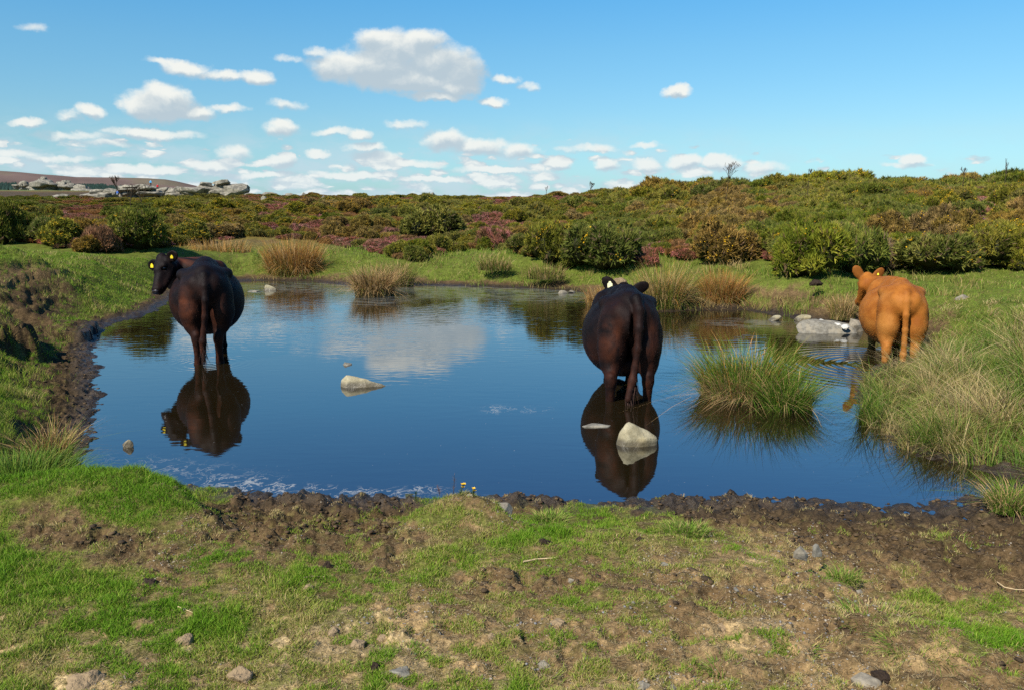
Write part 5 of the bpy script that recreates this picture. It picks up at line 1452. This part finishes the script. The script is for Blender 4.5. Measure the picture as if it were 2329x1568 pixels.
def gorse_bush(name, label, u, v, w, h, kind, vi=0, rz=0.0, cat="bush", group="bushes that stand out on the moor edge", yd=None, sink=.05):
    """a bush whose foot is at photo point (u, v); w, h on the photo"""
    # walk along the sight line to the ground
    d = ray(u, v); best = None
    ts = np.geomspace(13.5, 160, 900)
    P = d[None] * ts[:, None]; P[:, 2] += CAM_H
    zz = base_height(P[:, 0], P[:, 1])[0]
    hit = np.argmax(P[:, 2] < zz)
    if yd is not None: hit = np.argmax(P[:, 1] > yd)
    elif hit == 0: hit = np.argmin(np.abs(P[:, 2] - zz))
    p = P[hit]; p[2] = zz[hit]
    k = np.linalg.norm(p) / FP; s = .92 * w * k / 2.0; hz = .92 * h * k / (1.15 if kind.startswith('g') or kind == 'dead' else .8)
    e = empty(name, (p[0], p[1], p[2] - sink), rz); e.scale = (s, s, hz)
    tag(e, label, cat, group)
    fm, bmh, sm = parts[kind][vi % len(parts[kind])]
    link("foliage", fm, e)
    if bmh: link("blossom", bmh, e)
    link("stem", sm, e)
    return e
BUSHES = [("gorse_bush", "tall dark gorse bush cut by the left edge of the picture", 2, 552, 100, 100, 'gorse_dark', 0), ("gorse_bush", "dark gorse bush touching the leftmost one", 62, 548, 85, 72, 'gorse_dark', 1),
 ("gorse_bush", "broad dark green gorse bush left of the golden grass", 312, 566, 120, 96, 'gorse_dark', 0), ("heather_bush", "brown heather bush in front of the broad dark gorse", 236, 572, 72, 62, 'bracken', 0),
 ("heather_bush", "dusky pink heather bush above the left bank", 150, 556, 110, 56, 'heather_pink', 0), ("gorse_bush", "gorse bush covered in yellow flowers right of the broad dark gorse", 440, 552, 90, 48, 'gorse_yellow', 0),
 ("gorse_bush", "second yellow flowered gorse bush above the golden grass", 520, 542, 90, 40, 'gorse_yellow', 1), ("gorse_bush", "rounded green gorse mound in the middle of the moor", 990, 552, 160, 86, 'gorse', 0),
 ("heather_bush", "pinkish heather bush right of the green mound", 1125, 568, 110, 56, 'heather_pink', 1), ("heather_bush", "small magenta heather tuft above the straw clump", 815, 562, 46, 26, 'heather_purple', 0),
 ("gorse_bush", "wide dark gorse bush above the ear of the black cow", 1372, 610, 200, 128, 'gorse_dark', 1), ("gorse_bush", "green gorse bush left of the wide dark one", 1262, 596, 140, 108, 'gorse', 1),
 ("heather_bush", "small pink heather sprig at the foot of the wide dark gorse", 1290, 592, 34, 30, 'heather_pink', 0), ("gorse_bush", "large rounded dark gorse bush nearest the grass strip", 1838, 624, 190, 132, 'gorse_dark', 0),
 ("gorse_bush", "dark gorse bush right of the large rounded one", 1950, 618, 130, 125, 'gorse_dark', 1), ("gorse_bush", "dead brown gorse bush above the tan cow", 2006, 612, 58, 80, 'dead', 0),
 ("gorse_bush", "dark low gorse bush between the dead one and the right edge", 2120, 616, 170, 90, 'gorse_dark', 0), ("heather_bush", "purple flowering heather bush near the right edge", 2215, 585, 120, 60, 'heather_purple', 0),
 ("gorse_bush", "green gorse bush at the right edge of the picture", 2315, 610, 110, 80, 'gorse', 0), ("gorse_bush", "olive gorse bush right of the tall pale rushes", 1640, 598, 170, 96, 'gorse_olive', 0),
 ("heather_bush", "pink heather bush behind the tall pale rushes", 1475, 604, 60, 34, 'heather_pink', 1)]
for i, (nm, lb, u_, v_, w_, h_, kk, vv) in enumerate(BUSHES): gorse_bush(nm, lb, u_, v_, w_, h_, kk, vv, i * 1.3)
for i, (nm, lb, u_, top, w_, h_, kk, vv, yy) in enumerate([("gorse_bush", "high gorse crown on the skyline right of centre", 1560, 405, 120, 62, 'gorse', 0, 27), ("gorse_bush", "highest dark gorse on the right skyline", 1958, 388, 130, 66, 'gorse_dark', 1, 27),
      ("gorse_bush", "gorse on the skyline left of the highest one", 1885, 396, 90, 50, 'gorse', 1, 27), ("heather_bush", "reddish heather bump on the right skyline", 2120, 397, 50, 34, 'heather_pink', 0, 27),
      ("gorse_bush", "skyline gorse right of the bare bush", 1730, 408, 90, 50, 'gorse_olive', 1, 27), ("gorse_bush", "lone gorse sprouting yellow flowers before the small rock pile", 120, 436, 46, 40, 'gorse_yellow', 0, 42)]):
    gorse_bush(nm, lb, u_, top + h_, w_, h_, kk, vv, i * 2.1, yd=yy)
# ------------------------------------------------------------------ tors, distant hill, small trees, walkers
def zpx(zx, zy): return zx * .26858, (640 + zy / 2.11727) * .56860
def slab_mesh(cx, cz, w, h, depth, seed, bmacc):
    rn = random.Random(seed)
    bm = bmesh.new()
    for i in range(22):
        a = rn.uniform(0, 6.283); b = rn.uniform(-1, 1)
        c = max(.0, 1 - abs(b) ** 5) ** .5
        bm.verts.new((math.copysign(abs(math.cos(a)) ** .6, math.cos(a)) * c * w * .5 * rn.uniform(.85, 1.05), math.sin(a) * c * depth * .5, b * h * .5))
    bmesh.ops.convex_hull(bm, input=bm.verts)
    loose = [v for v in bm.verts if not v.link_faces]
    bmesh.ops.delete(bm, geom=loose, context='VERTS')
    bmesh.ops.bevel(bm, geom=list(bm.edges), offset=h * .07, segments=1, affect='EDGES', clamp_overlap=True)
    M = Matrix.Translation((cx[0], cx[1], cz)) @ Matrix.Rotation(rn.uniform(-.5, .5), 4, 'Z') @ Matrix.Rotation(rn.uniform(-.10, .10), 4, 'Y')
    bm.transform(M)
    me = bpy.data.meshes.new("tmp"); bm.to_mesh(me); bm.free()
    bmacc.from_mesh(me); bpy.data.meshes.remove(me)
def tor(name, label, slabs, Y, seed, group, ext=1.5):
    acc = bmesh.new(); pts = []
    for i, (zx, zy, zw, zh) in enumerate(slabs):
        u, v = zpx(zx, zy); p = at_y(u, v, Y); k = Y / FP * 1.03
        w, h = zw * .26858 * k * ext * 1.0, zh * .26858 * k * ext * 1.35
        yy = Y + random.Random(seed * 100 + i).uniform(-.3, .3) * w
        slab_mesh((p[0] * yy / Y, yy), CAM_H + (p[2] - CAM_H) * yy / Y, w, h, w * .75, seed * 50 + i, acc)
        pts.append((p, w, h))
        # a filler footing of the same granite so that nothing hangs in the air
        slab_mesh((p[0] * (yy + w * .3) / Y, yy + w * .3), p[2] - h * .7, w * .95, h * 1.3, w * .8, seed * 70 + i, acc)
    cx_ = sum(p[0][0] for p in pts) / len(pts)
    zb = min(p[0][2] - p[2] for p in pts) - 1
    bmesh.ops.translate(acc, verts=acc.verts, vec=(-cx_, -Y, -zb))
    me = bpy.data.meshes.new(name); acc.to_mesh(me); acc.free(); me.materials.append(M_tor)
    o = link(name, me); o.location = (cx_, Y, zb); tag(o, label, "rock outcrop", group); return o
TGp = "granite outcrops on the left horizon"
tor("rock_outcrop", "largest flat topped granite tor at the right end of the outcrops", [(1880,190,95,24),(1880,207,100,16),(1745,208,70,20),(1750,224,90,18),(1700,235,60,16),(1935,235,240,32),(1930,262,230,32),(1760,252,100,36),(1640,250,170,28),(1600,272,150,36),
   (1720,285,120,26),(1560,290,80,26),(1650,292,130,22),(1800,272,60,32),(1995,250,150,46),(1880,285,220,20),(2050,262,60,44),(1980,290,160,20)], 300, 1, TGp)
tor("rock_outcrop", "long middle outcrop of tumbled grey slabs with people on it", [(1200,220,80,14),(1120,227,110,16),(1080,242,110,22),(1230,237,120,20),(1170,247,100,20),(1300,247,90,26),(1100,267,130,26),(1200,267,120,26),(1330,272,90,32),(1390,272,70,42),
   (1450,267,70,30),(1500,267,60,42),(1150,292,160,24),(1270,292,150,26),(1420,292,130,24),(1060,257,60,32),(1340,300,140,22),(1230,312,180,20),(1480,300,110,22)], 302, 2, TGp)
tor("rock_outcrop", "low sloping outcrop left of the middle one", [(860,275,140,26),(935,272,80,32),(800,300,160,28),(850,312,130,26),(740,335,120,26),(900,292,100,22),(700,347,60,18),(800,330,120,24),(960,285,60,26)], 290, 3, TGp)
tor("rock_outcrop", "small rock pile behind the lone yellow gorse", [(500,322,90,28),(560,327,80,26),(640,342,45,20),(480,347,80,20),(540,307,60,18),(600,345,70,18)], 250, 4, TGp)
tor("rock_outcrop", "far pyramid shaped tor before the purple hill", [(370,162,36,24),(375,178,60,22),(378,192,90,26),(350,207,130,30),(300,217,70,30),(400,215,100,34),(320,235,120,24),(430,225,60,30),(280,238,60,18),(400,240,120,20)], 705, 5, TGp)
tor("rock_outcrop", "far broken tor right of the pyramid shaped one", [(560,200,60,28),(520,210,60,25),(600,215,40,20),(500,225,50,16),(560,222,100,20)], 710, 6, TGp)
tor("rock_outcrop", "small far rock knob right of the broken tor", [(690,235,90,28),(660,250,60,24),(740,250,40,22),(700,258,120,16)], 640, 7, TGp)
tor("rock_outcrop", "tiny far rock stack left of the pyramid shaped tor", [(205,205,50,26),(180,212,30,20),(150,218,60,10)], 715, 8, TGp)
hz = [(572,441,46,5),(612,439,50,5),(655,438,34,4),(985,441,16,7),(836,454,9,5),(690,440,20,4),(1010,443,10,4),(735,446,14,4),(1120,450,8,4),(535,451,16,4),(505,454,18,4),(450,455,9,5),(600,446,16,3)]
hl = ["long pale rock just right of the largest tor", "second pale rock right of the largest tor", "third pale rock on the horizon", "white boulder alone on the middle horizon", "little pale stone on the left moor slope", "low stone ending the horizon rock line",
      "small rock beside the white horizon boulder", "pale stone on the moor left of centre", "pale stone on the moor right of centre", "stone below the largest tor, right one", "stone below the largest tor, left one", "small grey stone in front of the tors", "flat stone under the horizon rock line"]
for i, (u, v, w, h) in enumerate(hz):
    Y = 150 if v < 444 else 95
    p = at_y(u, v, Y); zt = base_height(np.array([p[0]]), np.array([p[1]]))[0][0]
    k = Y / FP; W_ = w * k; H_ = max(h * k * 1.3, p[2] + h * k * .6 - zt)
    rn = random.Random(500 + i); pts = []
    for j in range(18):
        a = rn.uniform(0, 6.283); b = rn.uniform(-.3, 1); c = math.sqrt(max(0, 1 - b * b))
        pts.append((math.cos(a) * c * W_ * .5, math.sin(a) * c * W_ * .4, b * H_))
    me = hull_rock("horizon_rock", pts, M_tor, cuts=2, seed=i); o = link("horizon_rock", me, loc=(p[0], p[1], zt)); tag(o, hl[i], "rock", "loose rocks on the moor skyline")

# distant heather hill
prof = [(-420,86),(-200,88),(0,92),(200,105),(480,130),(650,146),(1000,148),(1250,154),(1400,165),(1500,183),(1640,213),(1760,240),(1950,280),(2300,330),(2800,360)]
HY = 2600.0
az_ = []; top = []
for zx, zy in prof:
    u, v = zpx(zx, zy); p = at_y(u, v, HY); az_.append(p[0]); top.append(p[2])
X = np.linspace(az_[0], az_[-1], 260); Zt = np.interp(X, az_, top) + fbm(X, X * 0, 160, 3, 601) * 1.2
rows = np.linspace(0, 1, 60); Vh = []; Ch = []
for t in rows:
    yy = HY - 1300 * (1 - t) if t < .85 else HY - 195 + 900 * (t - .85) / .15
    tt = t / .85
    h_ = np.where(tt < 1, sst(0, 1.0, tt * .999) * .35 + .65 * np.minimum(tt, 1), 1 - (tt - 1) * 3.0)
    zz = -25 + (Zt * yy / HY * 1.0 + 25) * h_
    nz_ = fbm(X, np.full_like(X, yy), 240, 4, 602) * 7 * math.sin(min(tt, 1) * 3.14)
    Vh.append(np.stack([X * (yy / HY if yy < HY else 1), np.full_like(X, yy), zz + nz_], 1))
    q = fbm(X, np.full_like(X, yy), 200, 4, 603)
    c = np.array([.125, .085, .068]) * (1 + .18 * q[:, None]); gm_ = sst(.1, .5, fbm(X, np.full_like(X, yy), 330, 3, 604))[:, None] * .45
    Ch.append(c * (1 - gm_) + np.array([.13, .12, .06]) * gm_)
Vh = np.concatenate(Vh); Ch = np.concatenate(Ch); ii = np.arange(60 * 260).reshape(60, 260)
qh = np.stack([ii[:-1, :-1], ii[:-1, 1:], ii[1:, 1:], ii[1:, :-1]], -1).reshape(-1, 4)
M_hill = attr_mat("heather_hill", .95, .05)
o = link("distant_hill", raw_mesh("distant_hill", Vh, quads=qh, mat=M_hill, smooth=True, col=Ch)); tag(o, "long rounded hill purple with heather on the left horizon", None, None, "structure")
# conifer wood low on the hill
cv = []; ct = []; cc = []
gq = np.random.default_rng(44)
for i in range(1500):
    zx = gq.uniform(620, 1080) if gq.uniform() < .75 else gq.uniform(-250, 140)
    zy = gq.uniform(212, 270) + (14 if zx > 900 else 0)
    if zx < 200: zy = gq.uniform(196, 240)
    Y = 1750 - (zy - 212) * 6
    u, v = zpx(zx, zy); p = at_y(u, v, Y)
    b0 = len(cv); hh = gq.uniform(11, 17); r0 = gq.uniform(3.5, 5.5)
    for k in range(7): cv.append((p[0] + r0 * math.cos(k * .9), p[1] + r0 * math.sin(k * .9), p[2] - hh))
    cv.append((p[0], p[1], p[2] + hh * .3))
    for k in range(7): ct.append((b0 + k, b0 + (k + 1) % 7, b0 + 7))
    cc += [np.array([.018, .035, .028]) * gq.uniform(.6, 1.5)] * 8
o = link("conifer_wood", raw_mesh("conifer_wood", np.array(cv), tris=np.array(ct), mat=M_hill, col=np.array(cc))); tag(o, "dark blue green conifer wood at the foot of the purple hill", None, None, "stuff")

# leafless little trees: a trunk and a fan of wind bent twigs
def bare_tree(label, u, v, hpx, Y, lean=.4, seed=1, spread=.8, n=5, leafcol=None, tcol=(.075, .06, .05), depth=5, name="bare_tree"):
    g = random.Random(seed)
    p = at_y(u, v, Y); k = np.linalg.norm(p) / FP; H = hpx * k
    zt = base_height(np.array([p[0]]), np.array([p[1]]))[0][0]
    drop = max(0.0, p[2] - zt); base = Vector((p[0], p[1], p[2] - drop))
    tv, tq, bv, bq = [], [], [], []; tips = []
    px = Y / 796.0      # one picture element of the render at this distance
    def seg(V, Q, a, b, ra, rb):
        d = (b - a).normalized(); s = d.orthogonal().normalized(); t = d.cross(s); o = len(V)
        for q, r in ((a, ra), (b, rb)):
            for j in range(4): V.append(q + s * (r * math.cos(j * 1.571)) + t * (r * math.sin(j * 1.571)))
        for j in range(4): Q.append((o + j, o + (j + 1) % 4, o + 4 + (j + 1) % 4, o + 4 + j))
    def grow(a, d, L, r, lv):
        b = a + d * L; r2 = max(r * .7, px * .15)
        seg(tv if lv == 0 else bv, tq if lv == 0 else bq, a, b, r, r2)
        if lv >= depth: tips.append(b); return
        for i in range(2 if lv else n):
            q = Vector((g.gauss(lean * .3, spread * 1.3), g.gauss(0, spread), g.uniform(.15, .8))).normalized()
            nd = (d * .9 + q * .75).normalized()
            grow(b, nd, H * g.uniform(.22, .34) if lv == 0 else L * g.uniform(.62, .9), r2, lv + 1)
    L0 = H * .06
    grow(Vector((0, 0, 0)), Vector((lean * .15, 0, 1)).normalized(), drop + L0, max(H * .018, px * .4), 0)
    e = empty(name, base); tag(e, label, "tree", None)
    link("trunk", raw_mesh("trunk", np.array([v_[:] for v_ in tv]), quads=np.array(tq), mat=M_twig), e)
    link("crown", raw_mesh("crown", np.array([v_[:] for v_ in bv]), quads=np.array(bq), mat=M_twig), e)
    if leafcol:
        g2 = np.random.default_rng(seed); T3 = np.repeat(np.array([t[:] for t in tips]), 6, axis=0); n_ = len(T3)
        T3 = T3 + g2.normal(0, H * .03, T3.shape)
        V, t3, q, c = ribbons(T3, np.full(n_, H * .028), g2.normal(0, .6, (n_, 3)), np.full(n_, H * .02), np.array([leafcol]) * g2.uniform(.6, 1.4, (n_, 1)), 2)
        link("leaves", raw_mesh("leaves", V, tris=t3, quads=q, mat=M_leaf, col=c), e)
    return e
bare_tree("wind bent leafless bush on the skyline right of centre", 1648, 410, 44, 30, .7, 3, .55, 7, depth=4)
bare_tree("tiny leaning bare tree on the middle skyline", 1340, 432, 20, 90, .8, 5, .5, 5, depth=4)
bare_tree("small brown twiggy shrub left of the highest skyline gorse", 1838, 400, 18, 28, .2, 6, .35, 7, tcol=(.2, .1, .05), depth=3)
bare_tree("small dark leafy sapling on the right skyline", 2190, 399, 20, 28, .3, 8, .5, 5, leafcol=(.05, .05, .06), depth=3)
bare_tree("two thin bare stems near the right end of the skyline", 2284, 402, 38, 28, .4, 9, .18, 3, depth=3)
bare_tree("sparse brown leaved tree standing before the purple hill", 268, 436, 30, 240, .1, 10, .6, 4, leafcol=(.12, .075, .05), depth=5)
bare_tree("thin bare sapling in front of the middle outcrop", 322, 462, 48, 60, -.1, 12, .3, 4, depth=4)
bare_tree("shorter bare sapling left of the taller one before the outcrop", 296, 462, 34, 60, .1, 13, .3, 4, depth=4)
bare_tree("faint bare stem far right on the middle skyline", 1242, 436, 15, 90, .2, 14, .3, 3, depth=3)

# walkers on the tor
def person(label, zx, zy, Y, top, leg, sit=False):
    u, v = zpx(zx, zy); p = at_y(u, v, Y)
    F = Field((-.5, -.6, -.05), (.5, .6, 1.95), .045)
    hip = .95 if not sit else .42
    for s in (-1, 1):
        if sit:
            F.cone((s * .10, 0, hip), (s * .12, -.42, hip + .02), .09, .07, .04); F.cone((s * .12, -.42, hip + .02), (s * .12, -.44, .06), .07, .05, .03)
        else:
            F.cone((s * .10, 0, hip), (s * .12, .02, .50), .095, .065, .04); F.cone((s * .12, .02, .50), (s * .12, 0, .06), .065, .05, .03)
        F.cone((s * .12, 0 if not sit else -.44, .05), (s * .12, -.14 if not sit else -.58, .04), .05, .05, .02)
        F.cone((s * .20, 0, hip + .48), (s * .27, -.02, hip + .20), .06, .05, .03); F.cone((s * .27, -.02, hip + .20), (s * .24, -.14, hip + .0), .05, .045, .03)
    F.cone((0, 0, hip), (0, 0, hip + .45), .16, .19, .05); F.cone((0, 0, hip + .5), (0, 0, hip + .62), .07, .06, .03)
    F.ell((0, -.01, hip + .72), (.09, .11, .13), k=.02)
    V, Q = F.mesh()
    c = np.empty((len(V), 3)); c[:] = leg; c[V[:, 2] > hip + .0] = top; c[V[:, 2] > hip + .60] = (.45, .28, .2)
    o = link("person", raw_mesh("person", V, quads=Q, mat=M_hill, smooth=True, col=c)); o.location = p; o.scale = (1.25, 1.25, 1.25)
    tag(o, label, "person")
person("person in a light blue top standing on the middle outcrop", 1278, 222, 297, (.12, .45, .75), (.03, .03, .05))
person("person in a red top sitting on the middle outcrop", 1336, 242, 297, (.55, .03, .04), (.08, .03, .05), True)
person("person in a blue top sitting at the left end of the middle outcrop", 998, 296, 285, (.05, .16, .55), (.5, .5, .5), True)

# ------------------------------------------------------------------ small things on the near shore
M_straw = simple_mat("dead_stalk", (.50, .37, .20), .7, .2, None, 1, .25, 30)
def stick(name, label, pts, r, cat):
    P = []
    for (u, v) in pts:
        a = at(u, v, .33); z0 = gz(a[0], a[1]) + r * 1.2; P.append(at(u, v, z0))
    V = []; Q = []; n = len(P)
    for i, p in enumerate(P):
        d = P[min(i + 1, n - 1)] - P[max(i - 1, 0)]; d = d / np.linalg.norm(d); s = np.cross(d, [0, 0, 1.0]); s /= np.linalg.norm(s); t = np.cross(s, d)
        rr = r * (1 - .5 * i / n)
        for j in range(6): V.append(p + s * rr * math.cos(j * 1.047) + t * rr * math.sin(j * 1.047))
        if i: 
            for j in range(6): Q.append(((i - 1) * 6 + j, (i - 1) * 6 + (j + 1) % 6, i * 6 + (j + 1) % 6, i * 6 + j))
    V = np.array(V); o_ = P[0].copy(); o = link(name, raw_mesh(name, V - o_, quads=np.array(Q), mat=M_straw, smooth=True), loc=o_); tag(o, label, cat)
stick("dead_stalk", "long pale dead stalk lying on the grass in the centre", [(1190,1276),(1220,1270),(1255,1268),(1290,1263),(1332,1255)], .0045, "stalk")
stick("dead_stalk", "thin pale stalk beside the dark sod at the right edge", [(2268,1322),(2285,1334),(2310,1339),(2345,1340)], .003, "stalk")
stick("dead_stalk", "short straw lying at the left of the centre clods", [(690,1312),(712,1309),(738,1310)], .003, "stalk")
stick("dead_stalk", "thin straw on the soil below the left band", [(405,1378),(425,1386),(440,1392)], .0025, "stalk")

M_fern = attr_mat("sprig", .6, .2, trans=.2)
def sprig(label, u, v, hpx, flowers, seed, col=(.07, .11, .02), lean=.2, dry=False):
    """small upright shoot: stem, spiny leaves, and yellow flowers at the tip"""
    a = at(u, v, .38); z0 = gz(a[0], a[1]); p = at(u, v, z0); k = np.linalg.norm(p) / FP; H = hpx * k
    g = np.random.default_rng(seed); e = empty("dry_shoot" if dry else "gorse_sprig", p); tag(e, label, "plant")
    n = 9; ts = np.linspace(0, 1, n); S = np.stack([lean * H * ts ** 1.5, np.zeros(n), H * ts], 1)
    V = []; Q = []
    for i in range(n):
        r = .0016 * (1 - .5 * ts[i])
        for j in range(4): V.append(S[i] + r * np.array([math.cos(j * 1.571), math.sin(j * 1.571), 0]))
        if i:
            for j in range(4): Q.append(((i - 1) * 4 + j, (i - 1) * 4 + (j + 1) % 4, i * 4 + (j + 1) % 4, i * 4 + j))
    link("stem", raw_mesh("stem", np.array(V), quads=np.array(Q), mat=M_twig), e)
    N = 60 if dry else 150; t = g.uniform(.1, .95, N); b = np.stack([lean * H * t ** 1.5, 0 * t, H * t], 1); d = g.normal(0, 1, (N, 3)); d[:, 2] = abs(d[:, 2]) * .6 + .3; d /= np.linalg.norm(d, axis=1)[:, None]
    V, t3, q, c = ribbons(b, np.full(N, .022 if dry else .016), d * 0, np.full(N, .0018), np.array([col]) * g.uniform(.6, 1.3, (N, 1)), 2, up=d)
    link("leaves", raw_mesh("leaves", V, tris=t3, quads=q, mat=M_fern, col=c), e)
    for i in range(flowers):
        bm = bmesh.new(); c0 = Vector(S[-1 - i]) + Vector(g.normal(0, .004, 3))
        for m in range(5):      # five pea-flower petals cupped round the tip
            aa = m * 1.257; dr = Vector((math.cos(aa), math.sin(aa), .9)).normalized(); sd__ = Vector((-math.sin(aa), math.cos(aa), 0))
            vs = [bm.verts.new(c0 + dr * s_ + sd__ * w_) for s_, w_ in ((0, -.001), (.010, -.005), (.017, 0), (.010, .005), (0, .001))]
            bm.faces.new(vs)
        me = bpy.data.meshes.new("flower"); bm.to_mesh(me); bm.free(); me.materials.append(M_yellow); link("flower", me, e)
M_yellow = simple_mat("yellow_petal", (.80, .48, .01), .5, .2)
sprig("gorse sprig with two yellow flowers on the near hummock", 1046, 1128, 30, 3, 1, lean=.35)
sprig("shorter gorse sprig with one yellow flower right of the other", 1076, 1130, 18, 2, 2, lean=.1)
sprig("thin dry brown shoot standing on the near hummock", 1032, 1126, 52, 0, 3, (.14, .09, .06), .05, True)
sprig("low reddish brown shoot left on the near hummock", 1000, 1126, 22, 0, 4, (.20, .10, .05), -.2, True)
sprig("small dark green shoot at the left of the near hummock", 946, 1140, 26, 0, 5, (.05, .10, .02), 0)
